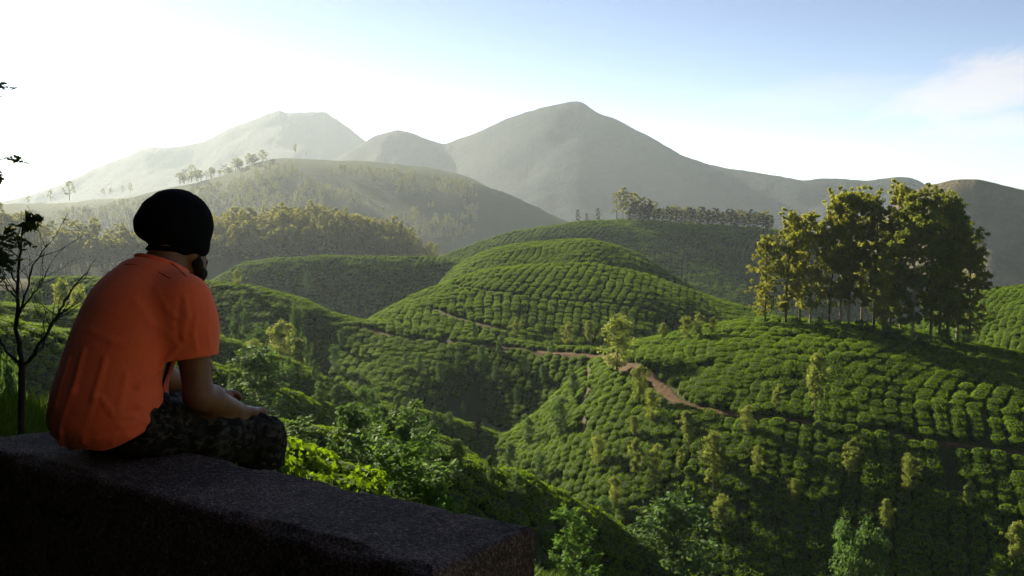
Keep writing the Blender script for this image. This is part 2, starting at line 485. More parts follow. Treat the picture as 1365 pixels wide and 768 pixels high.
# ------------------------------------------------------------------ setting: the ground sheet, cut along the feet of the hills
def build_ground():
    th = np.concatenate([np.linspace(-180, -62, 20)[:-1], np.linspace(-62, -34, 57)[:-1], np.linspace(-34, 33, 336)[:-1], np.linspace(33, 62, 30)[:-1], np.linspace(62, 180, 20)[:-1]])
    th = np.radians(th)
    rr = [0.6]
    while rr[-1] < 900: rr.append(rr[-1] * 1.0125 + 0.02)
    while rr[-1] < 7300: rr.append(rr[-1] * 1.06)
    rr = np.array(rr)
    T, RR = np.meshgrid(th, rr, indexing='ij')
    X, Y = np.sin(T) * RR, np.cos(T) * RR
    Z, ID = terrain(X, Y, True)
    nt, nr = X.shape
    verts = np.stack([X, Y, Z], -1).reshape(-1, 3)
    i = np.arange(nt)[:, None]; j = np.arange(nr - 1)[None, :]
    i2 = (i + 1) % nt
    faces = np.stack([i * nr + j, i2 * nr + j, i2 * nr + j + 1, i * nr + j + 1], -1).reshape(-1, 4)
    # the disc under the camera
    c0 = len(verts)
    verts = np.vstack([verts, [[0, 0, 0]]])
    fid = ID[:, :-1].reshape(-1)
    fr = RR[:, :-1].reshape(-1)
    # normals of the whole sheet, so the cut shows no seam
    a, b, c, d = (verts[faces[:, k]] for k in range(4))
    fn = np.cross(c - a, d - b)
    vn = np.zeros_like(verts)
    for k in range(4):
        np.add.at(vn, faces[:, k], fn)
    vn /= np.maximum(np.linalg.norm(vn, axis=1, keepdims=True), 1e-9)
    vn[vn[:, 2] < 0] *= -1
    piece = fid.copy() + 1                       # layers 2.. ; ground 0, valley floor 1
    piece[(fid == 0) & ((fr < 100) | (fr > 222))] = 0
    piece[(fid == 0) & (fr > 222)] = len(LAYERS) + 1 + 1
    back_ang = np.abs(np.repeat(T[:, :-1].reshape(-1)[:, None], 1, 1)[:, 0]) > R(100)
    piece[(fid == 0) & back_ang & (fr > 6.5) & (fr < 15)] = len(LAYERS) + 3
    names = ['ground', 'valley_floor'] + ['tea_hill'] * 5 + ['tea_hill'] * 4 + ['hill', 'tea_hill', 'hill', 'hill', 'valley_ground', 'bounce_bank_ground']
    labels = {0: 'grassy bank falling away below the stone wall', 1: 'pale grassy flat floor of the valley',
              2: 'shaded tea slope lowest and nearest beyond the wall', 3: 'shaded tea spur behind the sitting man, second from the wall',
              4: 'shaded tea spur descending to the valley floor from behind the man', 5: 'long dark tea spur closing the back of the valley',
              6: 'near tea hill with the eucalyptus grove on top', 7: 'bright tea hill behind the eucalyptus grove at the edge',
              8: 'rounded sunlit tea hill in the middle with a path across it', 9: 'low sunlit tea hill just behind the middle one',
              10: 'dark tea ridge with a line of trees on its crest', 11: 'hazy hillside covered by sunlit forest',
              12: 'hazy tea slope in the gap between the forest and the middle hill', 13: 'big dark rounded hill in front of the mountains', 14: 'unseen steep hillside off to the side, raised to shade the man', 16: 'unseen pale earth bank added behind the viewer to bounce sunlight', 15: 'dark scrubby valley bottom between the far hills'}
    mats = [M_BANK, M_FLOOR] + [M_TEA_GROUND] * 9 + [M_DARKHILL, M_TEA_GROUND, M_DARKHILL, M_DARKHILL, M_DARKHILL, M_BOUNCE]
    for p in range(len(names)):
        sel = piece == p
        if not sel.any(): continue
        f = faces[sel]
        if p == 0:
            ring = np.arange(nt) * nr
            tri = np.stack([np.full(nt, c0), np.roll(ring, -1), ring, ring], -1)
        used, inv = np.unique(f, return_inverse=True)
        me = mesh_np(names[p], verts[used], inv.reshape(f.shape), mats[p])
        me.normals_split_custom_set_from_vertices(vn[used].tolist())
        link(names[p], me, label=labels[p], kind='structure')
    # disc right under the camera
    ring = np.arange(nt) * nr
    tv = np.vstack([verts[ring], [[0, 0, 0]]])
    tf = np.stack([np.full(nt, nt), (np.arange(nt) + 1) % nt, np.arange(nt)], -1)
    link('terrace_ground', mesh_np('terrace_ground', tv, tf, M_BANK), kind='structure', label='trodden ground in front of the stone wall')
build_ground()

# ------------------------------------------------------------------ setting: mountains far behind
def mountain(nodes, label, mat, front, depth, back=0.5, rough=0.075, seed=0.0, nth=600, jag=0.0):
    L = Layer('m', nodes, front, 45.0, back)
    t = np.linspace(L.th[0], L.th[-1], nth)
    rc, zc = L.crest(t)
    xs = t * rc.mean()
    zc = zc + jag * fbm(xs / 60.0, seed, 0.0, 4, 0.6)
    s = np.concatenate([np.linspace(-0.45, 0, 16)[:-1], np.linspace(0, 1, 90) ** 1.25]) * depth
    S, T = np.meshgrid(s, t, indexing='ij')
    kk = np.exp(-np.linspace(-2.5, 2.5, 121) ** 2); kk /= kk.sum()
    zs_ = np.convolve(np.pad(zc, 60, mode='edge'), kk, 'valid')
    blur = np.clip(np.abs(S) / 420.0, 0, 1) ** 0.7
    RC, ZC = np.broadcast_to(rc, S.shape), zc[None, :] * (1 - blur) + zs_[None, :] * blur
    RR = RC - S
    a = depth * 0.05
    fall = np.sqrt(S * S + a * a) - a
    a = 45.0
    tl = np.clip(S / np.maximum((ZC + 95) / front * 2.4, 60), 0, 1)
    Hf = -95 + (ZC + 95) * (1 - tl) ** 1.7 - 0.0 * fall
    rnd = np.minimum(ZC - front * fall, ZC)
    H = np.where(S > 0, np.where(S < 3 * a, Hf * (S / (3 * a)) + rnd * (1 - S / (3 * a)), Hf), ZC - back * fall)
    X, Y = np.sin(T) * RR, np.cos(T) * RR
    sc = 420.0
    g = fbm(X / sc + seed, Y / (sc * 1.6), seed, 5, 0.55)
    ridged = 1 - np.abs(g) * 2.4
    w = np.clip(np.abs(S) / (110.0), 0, 1)
    H = H + w * rough * 900 * (ridged - 0.9)
    H = np.maximum(H, -96.0)
    n0, n1 = S.shape
    i = np.arange(n0 - 1)[:, None]; j = np.arange(n1 - 1)[None, :]
    faces = np.stack([i * n1 + j, i * n1 + j + 1, (i + 1) * n1 + j + 1, (i + 1) * n1 + j], -1).reshape(-1, 4)
    faces = faces[:, ::-1]
    me = mesh_np('mountain', np.stack([X, Y, H], -1).reshape(-1, 3), faces, mat)
    link('mountain', me, label=label, kind='structure')
mountain([(-400, 300, 3696), (-150, 285, 3696), (0, 268, 3696), (80, 246, 3696), (110, 232, 3696), (160, 212, 3696), (200, 198, 3696), (235, 196, 3696), (265, 190, 3696), (300, 175, 3696), (340, 158, 3696), (372, 148, 3696), (382, 151, 3696), (400, 150, 3696), (432, 149, 3696), (445, 156, 3696), (460, 168, 3696), (485, 187, 3696), (530, 215, 3696), (620, 262, 3696)],
         'farthest pale twin-topped mountain almost lost in the glare', M_MOUNT, 0.55, 1700, seed=2.1, jag=7, rough=0.03)
mountain([(330, 300, 2838), (420, 226, 2838), (485, 190, 2838), (510, 178, 2838), (530, 173, 2838), (548, 177, 2838), (565, 184, 2838), (590, 191, 2838), (620, 182, 2772), (650, 170, 2706), (700, 150, 2640), (740, 139, 2607), (765, 136, 2607), (778, 138, 2607), (790, 146, 2607), (830, 162, 2574), (870, 184, 2574), (895, 199, 2574), (920, 211, 2541), (970, 225, 2508), (1040, 236, 2475), (1070, 241, 2442), (1100, 238, 2442), (1160, 240, 2442), (1200, 238, 2442), (1215, 239, 2442), (1240, 250, 2442), (1320, 275, 2442), (1500, 300, 2442), (1900, 320, 2442)],
         'broad hazy mountain with a rounded peak in the middle', M_MOUNT, 0.58, 1500, seed=5.3, jag=6, rough=0.03)
mountain([(1130, 325, 1150), (1180, 284, 1150), (1210, 262, 1150), (1240, 249, 1150), (1265, 245, 1150), (1290, 243, 1150), (1330, 246, 1150), (1365, 251, 1150), (1480, 258, 1150), (1700, 280, 1150), (2000, 300, 1150)],
         'brown grassy mountain flank lit from the side behind the grove', M_MOUNT_GRASS, 0.42, 420, seed=8.9, rough=0.08, jag=5)

# ------------------------------------------------------------------ setting: roads and paths draped on the hills
def drape(nodes, width, name, label, mat, lift=0.12, taper=None):
    pts = []
    for (u, v) in nodes:
        h = raycast(u, v)
        if h is not None: pts.append(h[0][:2])
    pts = np.array(pts)
    d = np.concatenate([[0], np.cumsum(np.linalg.norm(np.diff(pts, axis=0), axis=1))])
    n = max(20, int(d[-1] / 0.8))
    dd = np.linspace(0, d[-1], n)
    x, y = pchip(d, pts[:, 0], dd), pchip(d, pts[:, 1], dd)
    tx, ty = np.gradient(x), np.gradient(y)
    l = np.hypot(tx, ty); tx /= l; ty /= l
    cols = 6
    w = width * (0.85 + 0.3 * vnoise(dd / 5.0, 3.3))
    if taper: w = w * (1 - (1 - taper[2]) * np.clip((dd / dd[-1] - taper[0]) / (taper[1] - taper[0]), 0, 1))
    V = []
    for c in range(cols + 1):
        o = (c / cols - 0.5) * w
        X, Y = x - ty * o, y + tx * o
        z = terrain(X, Y) + lift - (0.25 if c in (0, cols) else 0)
        V.append(np.stack([X, Y, z], -1))
    V = np.stack(V, 1)
    i = np.arange(n - 1)[:, None]; j = np.arange(cols)[None, :]; k = cols + 1
    f = np.stack([i * k + j, i * k + j + 1, (i + 1) * k + j + 1, (i + 1) * k + j], -1).reshape(-1, 4)
    nrm = np.cross(V[1, 0] - V[0, 0], V[0, 1] - V[0, 0])[2]
    if nrm > 0: f = f[:, ::-1]
    link(name, mesh_np(name, V.reshape(-1, 3), f, mat), label=label, kind='structure')
    return np.stack([x, y], -1), np.broadcast_to(w * 0.5, x.shape)
ROADS = []
ROADS.append(drape([(800, 474), (822, 484), (850, 494), (872, 507), (888, 523), (906, 538), (930, 546), (960, 551), (1000, 556), (1050, 561), (1100, 568), (1170, 579), (1250, 592), (1365, 608), (1450, 622)], 2.1, 'dirt_road', 'reddish dirt road bending round the near tea hill below the grove', M_ROAD, taper=(0.42, 0.62, 0.40)))
ROADS.append(drape([(480, 436), (520, 449), (570, 456), (640, 462), (700, 467), (760, 473), (800, 476)], 1.3, 'dirt_road', 'reddish dirt track along the crest of the dark tea spur', M_ROAD))
ROADS.append(drape([(603, 380), (616, 385), (680, 393), (760, 404), (860, 414), (950, 426), (1005, 434)], 1.2, 'path', 'thin dark path slanting across the sunlit middle tea hill', M_PATH))
ROADS.append(drape([(575, 412), (600, 422), (640, 434), (680, 444)], 1.6, 'path', 'short path low on the shaded side of the middle tea hill', M_PATH))
ROADS.append(drape([(784, 478), (786, 500), (784, 530), (780, 560), (776, 585)], 0.8, 'path', 'faint footpath running down the near tea hill to the valley floor', M_PATH))

# ------------------------------------------------------------------ leaf cards
def leaf_cards(pos, nrm, size, aspect=1.8, tilt=0.6, r=None, fold=True):
    """One small rhombus per position, facing roughly nrm."""
    r = r or rng
    n = len(pos)
    nrm = nrm + r.normal(0, tilt, (n, 3))
    nrm /= np.linalg.norm(nrm, axis=1, keepdims=True) + 1e-9
    t = np.cross(nrm, r.normal(0, 1, (n, 3)))
    t /= np.linalg.norm(t, axis=1, keepdims=True) + 1e-9
    b = np.cross(nrm, t)
    s = (size * r.uniform(0.6, 1.3, n))[:, None] if np.isscalar(size) else (size * r.uniform(0.7, 1.2, n))[:, None]
    v = np.stack([pos - t * s * 0.5 * aspect, pos + b * s * 0.5 + nrm * s * 0.08, pos + t * s * 0.5 * aspect, pos - b * s * 0.5 + nrm * s * 0.08], 1).reshape(-1, 3)
    f = np.arange(4 * n).reshape(n, 4)
    return v, f

def merge(parts):
    V, Fq, off = [], [], 0
    for v, f in parts:
        V.append(np.asarray(v, float)); Fq.append(np.asarray(f) + off); off += len(v)
    return np.vstack(V), np.vstack(Fq)

def sphere_quads(nu=10, nv=6):
    u = np.linspace(0, 2 * math.pi, nu, endpoint=False)
    v = np.linspace(0, math.pi, nv + 1)
    U, Vv = np.meshgrid(u, v, indexing='ij')
    P = np.stack([np.cos(U) * np.sin(Vv), np.sin(U) * np.sin(Vv), np.cos(Vv)], -1)
    i = np.arange(nu)[:, None]; j = np.arange(nv)[None, :]
    k = nv + 1
    f = np.stack([i * k + j, i * k + j + 1, ((i + 1) % nu) * k + j + 1, ((i + 1) % nu) * k + j], -1).reshape(-1, 4)
    return P.reshape(-1, 3), f

# ------------------------------------------------------------------ tea bushes
M_TEA_LEAF = leaf_material('tea_leaf', (0.020, 0.075, 0.003), (0.170, 0.290, 0.009), 0.42, 0.9, 0.7, 0.5)
M_TEA_CORE = NT('tea_twigs')
M_TEA_CORE.principled((0.022, 0.036, 0.010), 0.9, 0.1)
M_TEA_CORE = M_TEA_CORE.m
ROW, STEP = 1.5, 1.02
def tea_bush_mesh(seed):
    r = np.random.default_rng(seed)
    P, f = sphere_quads(12, 7)
    lx, ly, h = 0.70, 0.70, 0.74
    def shape(D):
        lump = 1 + 0.17 * vnoise(D[:, 0] * 2.2 + seed * 5, D[:, 1] * 2.2, D[:, 2] * 2.2) + 0.10 * vnoise(D[:, 0] * 6 + seed * 3, D[:, 1] * 6, D[:, 2] * 6)
        z = np.sign(D[:, 2]) * np.abs(D[:, 2]) ** 0.55
        q = np.maximum(np.hypot(D[:, 0], D[:, 1]), 1e-6); g = q ** 0.55 / q
        return np.stack([D[:, 0] * g * lx * lump, D[:, 1] * g * ly * lump, 0.28 + z * (h - 0.28) * (0.5 + 0.5 * lump)], -1)
    core = shape(P) * np.array([0.93, 0.93, 0.95])
    n = 640
    D = r.normal(0, 1, (n, 3)); D[:, 2] = np.abs(D[:, 2]) * 1.1 - 0.25
    D /= np.linalg.norm(D, axis=1, keepdims=True)
    pos = shape(D) * r.uniform(0.94, 1.07, (n, 1))
    nr = D * np.array([1 / lx, 1 / ly, 1.6]); nr /= np.linalg.norm(nr, axis=1, keepdims=True)
    lv, lf = leaf_cards(pos, nr, 0.085, 1.7, 0.5, r)
    V, Fq = merge([(core, f), (lv, lf)])
    mi = np.concatenate([np.zeros(len(f), int), np.ones(len(lf), int)])
    return mesh_np('tea_bush', V, Fq, mats=[M_TEA_CORE, M_TEA_LEAF], midx=mi, smooth=True)
BUSH = [tea_bush_mesh(s) for s in (1, 2, 3, 4)]

def near_road(x, y, extra=0.45):
    m = np.zeros(len(x), bool)
    for pts, w in ROADS:
        lo, hi = pts.min(0) - 4, pts.max(0) + 4
        c = np.where((x > lo[0]) & (x < hi[0]) & (y > lo[1]) & (y < hi[1]))[0]
        if len(c) == 0: continue
        p = pts[::2]; w2 = (w[::2] + extra) ** 2
        for q in range(0, len(c), 4000):
            cc = c[q:q + 4000]
            m[cc] |= np.any((x[cc, None] - p[None, :, 0]) ** 2 + (y[cc, None] - p[None, :, 1]) ** 2 < w2[None, :], 1)
    return m

LAYER_ID = {L.name: k + 1 for k, L in enumerate(LAYERS)}
LAYER_ID['bank'] = 0
def plant(name, az, u0, u1, depth, back=14.0, row=ROW, step=STEP, keep=0.97, warp=1.0, wl=26.0, fan=0.0, maxdist=None):
    """Rows of bushes laid over one hill: rows run along azimuth az and wander a little."""
    L = E_LAYER if name == 'bank' else next(l for l in LAYERS if l.name == name)
    t0 = math.atan((u0 - 682.5) / F); t1 = math.atan((u1 - 682.5) / F)
    tt = np.linspace(t0, t1, 40)
    rc, zc = L.crest(tt)
    corner = []
    for s in (-back, depth):
        corner += [np.stack([np.sin(tt) * (rc - s), np.cos(tt) * (rc - s)], -1)]
    pts = np.vstack(corner)
    ca, sa = math.cos(R(az)), math.sin(R(az))
    al, ac = pts[:, 0] * sa + pts[:, 1] * ca, pts[:, 0] * ca - pts[:, 1] * sa
    na = np.arange(al.min() - 6, al.max() + 6, step)
    nc = np.arange(ac.min() - 6, ac.max() + 6, row)
    A, Cc = np.meshgrid(na, nc, indexing='ij')
    A = A + (rng.random(len(nc)) * step)[None, :] + rng.normal(0, 0.10 * step, A.shape)
    Cc = Cc + rng.normal(0, 0.045 * row, A.shape)
    A, Cc = A.ravel(), Cc.ravel()
    # rows wander: slow bends and short jogs
    Cc = Cc + warp * (5.0 * vnoise(A / (wl * 2), Cc / (wl * 2), 1.0 + az) + 1.3 * vnoise(A / (wl * .55), Cc / (wl * .55), 7.0 + az) + 0.25 * vnoise(A / 4, Cc / 4, 2.0))
    x, y = A * sa + Cc * ca, A * ca - Cc * sa
    th, r = np.arctan2(x, y), np.hypot(x, y)
    rcc, _ = L.crest(th)
    ok = (th > t0) & (th < t1) & (r < rcc + back) & (r > rcc - depth) & (rng.random(len(x)) < keep)
    x, y, th, r = x[ok], y[ok], th[ok], r[ok]
    z, idd = terrain(x, y, True)
    ok = (idd == LAYER_ID[name]) & ~near_road(x, y) & (x * 0.55 + y * 0.835 > 5.5)
    # bare gaps
    ok &= vnoise(x / 6.0, y / 6.0, 9.0 + az) > -0.93
    x, y, z = x[ok], y[ok], z[ok]
    e = 0.6
    dzx = (terrain(x + e, y) - terrain(x - e, y)) / (2 * e)
    dzy = (terrain(x, y + e) - terrain(x, y - e)) / (2 * e)
    rot = R(90) - R(az) + rng.normal(0, 0.22, len(x))
    sc = (0.76 + 0.42 * rng.random(len(x))) * (row / ROW) ** 0.8 * (1 + 0.14 * vnoise(x / 3.0, y / 3.0, 4.0))
    return np.stack([x, y, z - 0.05, rot, sc, dzx, dzy], -1)

FIELDS = [
    plant('hill_right', 24, 640, 1480, 70, back=18, warp=1.25, row=1.5, step=0.82),
    plant('hill_far_right', 30, 1220, 1480, 60),
    plant('hill_mid', 10, 440, 1120, 62, warp=1.0, row=1.55, step=0.95),
    plant('hill_mid_back', 14, 400, 960, 60, warp=1.1, row=1.8, step=1.2),
    plant('ridge_back', 22, 560, 1220, 120, warp=1.2, row=2.2, step=1.9),
    plant('far_tea_slope', 12, 100, 760, 60, row=1.9, step=1.6),
    plant('slope_a', 16, 40, 880, 55, warp=1.0),
    plant('slope_b', 108, -120, 700, 45, warp=0.8),
    plant('slope_c', 112, -160, 690, 32, warp=0.8),
    plant('slope_d', 114, 80, 940, 26, warp=0.7),
    plant('bank', 112, 140, 450, 14, back=8, warp=0.35, keep=0.8),
]
TEA = np.vstack(FIELDS)
def in_sight(P, lift=0.7, n=60):
    """True where the top of a plant at P can be seen past the land in front of it."""
    out = np.ones(len(P), bool)
    for f in np.linspace(0.04, 0.97, n):
        x, y = P[:, 0] * f, P[:, 1] * f
        z = CAM_Z + (P[:, 2] + lift - CAM_Z) * f
        out &= terrain(x, y) < z + 0.3
    return out
seen = in_sight(TEA, 1.2)
print('tea', len(TEA), seen.sum())
# bushes hidden behind a hill are left out, save a margin that a step to the side would show
TEA = TEA[seen | in_sight(TEA, 6.0, 40)]
TEA = TEA[np.argsort(np.hypot(TEA[:, 0], TEA[:, 1]))]
seen = in_sight(TEA, 0.4)
uu, vv, dd = project(TEA[:, :3])
# the wall and the sitting man hide some of the nearest
top_edge = np.where(uu < 712, 547 + 0.215 * uu, 768)
infr = seen & (uu > 3) & (uu < 1362) & (vv < np.minimum(top_edge, 766) - 6) & ~((uu > 58) & (uu < 300))
near_idx = np.where(infr)[0][:300]
def bush_matrix(row):
    x, y, z, rot, sc, dx, dy = row
    n = Vector((-dx * 0.7, -dy * 0.7, 1)).normalized()
    q = n.to_track_quat('Z', 'Y').to_matrix().to_4x4()
    # keep the row heading on the tilted ground
    xdir = Vector((math.cos(rot), math.sin(rot), 0)); xdir = (xdir - n * xdir.dot(n)).normalized()
    ydir = n.cross(xdir)
    m = Matrix((( xdir.x, ydir.x, n.x, x), (xdir.y, ydir.y, n.y, y), (xdir.z, ydir.z, n.z, z), (0, 0, 0, 1)))
    return m @ Matrix.Scale(sc, 4)
bush_objs = []
for k, idx in enumerate(near_idx):
    o = bpy.data.objects.new('tea_bush', BUSH[k % len(BUSH)]) if k < len(BUSH) else bush_objs[k % len(BUSH)].copy()
    COL.objects.link(o)
    o.matrix_world = bush_matrix(TEA[idx])
    o['label'] = 'clipped green tea bush in the planted rows of the nearest slopes'
    o['category'] = 'tea bush'
    o['group'] = 'tea bushes of the nearest rows'
    bush_objs.append(o)
rest = np.delete(TEA, near_idx, 0)
print('tea bushes', len(rest), 'near', len(near_idx), 'r', np.hypot(*TEA[near_idx][[0, -1], :2].T) if len(near_idx) else '')

def scatter_stuff(name, label, rows, sources, mat=None):
    """ONE object of many plants: a cloud of points that geometry nodes dresses with the source plants."""
    me = bpy.data.meshes.new(name)
    me.vertices.add(len(rows))
    me.vertices.foreach_set('co', rows[:, :3].astype(np.float32).ravel())
    eul = np.zeros((len(rows), 3), np.float32)
    for i, rw in enumerate(rows):
        pass
    # rotation that puts local x along the row and local z near the slope's normal
    n = np.stack([-rows[:, 5] * 0.7, -rows[:, 6] * 0.7, np.ones(len(rows))], -1); n /= np.linalg.norm(n, axis=1, keepdims=True)
    xd = np.stack([np.cos(rows[:, 3]), np.sin(rows[:, 3]), np.zeros(len(rows))], -1)
    xd -= n * (xd * n).sum(1, keepdims=True); xd /= np.linalg.norm(xd, axis=1, keepdims=True)
    yd = np.cross(n, xd)
    eul[:, 1] = -np.arcsin(np.clip(xd[:, 2], -1, 1))
    eul[:, 0] = np.arctan2(yd[:, 2], n[:, 2])
    eul[:, 2] = np.arctan2(xd[:, 1], xd[:, 0])
    a = me.attributes.new('turn', 'FLOAT_VECTOR', 'POINT'); a.data.foreach_set('vector', eul.ravel())
    a = me.attributes.new('grow', 'FLOAT', 'POINT'); a.data.foreach_set('value', rows[:, 4].astype(np.float32))
    a = me.attributes.new('which', 'INT', 'POINT'); a.data.foreach_set('value', rng.integers(0, len(sources), len(rows)).astype(np.int32))
    o = link(name, me, label=label, kind='stuff')
    ng = bpy.data.node_groups.new(name, 'GeometryNodeTree')
    ng.interface.new_socket('Geometry', in_out='INPUT', socket_type='NodeSocketGeometry')
    ng.interface.new_socket('Geometry', in_out='OUTPUT', socket_type='NodeSocketGeometry')
    N, Lk = ng.nodes, ng.links
    gi, go = N.new('NodeGroupInput'), N.new('NodeGroupOutput')
    def attr(nm, ty):
        nd = N.new('GeometryNodeInputNamedAttribute'); nd.data_type = ty; nd.inputs[0].default_value = nm
        return nd.outputs[0]
    turn, grow, which = attr('turn', 'FLOAT_VECTOR'), attr('grow', 'FLOAT'), attr('which', 'INT')
    join = N.new('GeometryNodeJoinGeometry')
    for k, src in enumerate(sources):
        oi = N.new('GeometryNodeObjectInfo'); oi.inputs[0].default_value = src; oi.inputs[1].default_value = True
        oi.transform_space = 'ORIGINAL'
        cp = N.new('FunctionNodeCompare'); cp.data_type = 'INT'; cp.operation = 'EQUAL'
        Lk.new(which, cp.inputs[2]); cp.inputs[3].default_value = k
        ip = N.new('GeometryNodeInstanceOnPoints')
        Lk.new(gi.outputs[0], ip.inputs['Points']); Lk.new(cp.outputs[0], ip.inputs['Selection'])
        Lk.new(oi.outputs['Geometry'], ip.inputs['Instance'])
        Lk.new(turn, ip.inputs['Rotation']); Lk.new(grow, ip.inputs['Scale'])
        Lk.new(ip.outputs[0], join.inputs[0])
    Lk.new(join.outputs[0], go.inputs[0])
    md = o.modifiers.new('scatter', 'NODES'); md.node_group = ng
    return o
scatter_stuff('tea_rows', 'clipped tea bushes in rows covering the hills', rest, bush_objs[:len(BUSH)])

# ------------------------------------------------------------------ trees
def bark_material(name, dark, light, scale=6.0, stretch=0.2):
    t = NT(name)
    c = t.coords('Object', (1, 1, stretch))
    n = t.noise(c, scale, 5, 0.65, 0.5)
    t.principled(t.mix(t.ramp(n, [(0.35, (0, 0, 0)), (0.65, (1, 1, 1))]), dark, light), 0.9, 0.15, t.bump(n, 0.7, 0.05))
    return t.m
M_BARK = bark_material('bark', (0.05, 0.04, 0.03), (0.13, 0.105, 0.08))
M_BARK_PALE = bark_material('eucalyptus_bark', (0.16, 0.11, 0.07), (0.44, 0.37, 0.28), 1.6)
M_BARK_DARK = bark_material('dark_bark', (0.012, 0.011, 0.010), (0.035, 0.03, 0.026), 20)
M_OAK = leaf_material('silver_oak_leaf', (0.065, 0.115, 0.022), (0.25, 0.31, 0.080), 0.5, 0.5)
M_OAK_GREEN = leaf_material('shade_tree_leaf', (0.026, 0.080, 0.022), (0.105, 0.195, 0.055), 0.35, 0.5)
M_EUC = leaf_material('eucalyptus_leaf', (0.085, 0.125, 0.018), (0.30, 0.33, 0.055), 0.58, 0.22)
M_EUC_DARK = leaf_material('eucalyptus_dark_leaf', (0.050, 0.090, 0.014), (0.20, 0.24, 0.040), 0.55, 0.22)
M_FOREST = leaf_material('forest_leaf', (0.055, 0.080, 0.018), (0.22, 0.23, 0.060), 0.55, 0.12)
M_PINE = leaf_material('pine_needles', (0.012, 0.024, 0.010), (0.035, 0.052, 0.020), 0.15, 0.6)
M_FRESH = leaf_material('young_leaf', (0.035, 0.105, 0.014), (0.12, 0.24, 0.035), 0.4, 1.2)
M_SPRIG = leaf_material('sprig_leaf', (0.015, 0.035, 0.008), (0.06, 0.095, 0.018), 0.35, 3.0)

def tube(pts, rad, n=6):
    pts = np.asarray(pts, float); rad = np.asarray(rad, float)
    tan = np.gradient(pts, axis=0)
    tan /= np.linalg.norm(tan, axis=1, keepdims=True) + 1e-9
    ref = np.array([0.31, 0.95, 0.02]) if abs(tan[0][2]) > 0.7 else np.array([0, 0, 1.0])
    a = np.cross(tan, ref); a /= np.linalg.norm(a, axis=1, keepdims=True) + 1e-9
    b = np.cross(tan, a)
    ang = np.linspace(0, 2 * math.pi, n, endpoint=False)
    V = pts[:, None] + rad[:, None, None] * (np.cos(ang)[None, :, None] * a[:, None] + np.sin(ang)[None, :, None] * b[:, None])
    m = len(pts)
    i = np.arange(m - 1)[:, None]; j = np.arange(n)[None, :]
    f = np.stack([i * n + j, i * n + (j + 1) % n, (i + 1) * n + (j + 1) % n, (i + 1) * n + j], -1).reshape(-1, 4)
    return V.reshape(-1, 3), f

def limb(p, d, L, r0, r, seg=5, droop=0.0, wob=0.10):
    d = np.asarray(d, float); d /= np.linalg.norm(d)
    pts = [np.asarray(p, float)]
    for i in range(seg):
        d = d + r.normal(0, wob, 3) + np.array([0, 0, -droop / seg])
        d /= np.linalg.norm(d)
        pts.append(pts[-1] + d * L / seg)
    return np.array(pts), r0 * np.linspace(1, 0.25, seg + 1)

def clump(c, rad, n, size, r, flat=0.75, aspect=1.9, up=0.5):
    D = r.normal(0, 1, (n, 3)); D /= np.linalg.norm(D, axis=1, keepdims=True)
    q = r.random(n) ** 0.45
    rad = np.asarray(rad, float)
    P = np.asarray(c) + D * q[:, None] * rad * np.array([1, 1, flat])
    nr = D * 0.7 + np.array([0, 0, up])
    return leaf_cards(P, nr, size, aspect, 0.55, r)

def tree_silver_oak(seed, H=8.0, width=1.5, bare=0.25, leaf=0.15, dens=1.6, flat=0.8):
    r = np.random.default_rng(seed)
    n = 9
    t = np.linspace(0, 1, n)
    bend = np.cumsum(r.normal(0, 0.035 * H / n * 2, (n, 2)), 0) * t[:, None]
    spine = np.stack([bend[:, 0], bend[:, 1], t * H * 0.97], -1)
    wood = [tube(spine, 0.014 * H * (1 - t * 0.86), 7)]
    leaves = []
    nl = int(30 * dens)
    for k in range(nl):
        q = bare + (0.97 - bare) * (k + r.random()) / nl
        p = np.array([np.interp(q, t, spine[:, i]) for i in range(3)])
        prof = (math.sin(math.pi * min(1, (q - bare) / (1 - bare) * 0.80 + 0.16)) ** 0.8)
        if r.random() < 0.22: continue
        L = width * prof * r.uniform(0.35, 1.3)
        az = k * 2.4 + r.normal(0, 0.8)
        el = R(r.uniform(12, 50))
        d = np.array([math.cos(az) * math.cos(el), math.sin(az) * math.cos(el), math.sin(el)])
        pts, rad = limb(p, d, L, 0.0042 * H * (1.1 - q), r)
        wood.append(tube(pts, rad, 4))
        for f_ in (0.5, 0.78, 1.0):
            if r.random() < 0.88:
                c = pts[min(5, int(round(f_ * 5)))] + r.normal(0, 0.16 * width, 3)
                s = width * r.uniform(0.16, 0.40)
                leaves.append(clump(c, s, int(27 * dens * r.uniform(0.6, 1.3)), leaf, r, flat))
    for k in range(3):
        leaves.append(clump(spine[-1] + r.normal(0, 0.1, 3) - [0, 0, 0.25 * k], 0.22 * width, 26, leaf, r, 1.3))
    return merge(wood), merge(leaves)

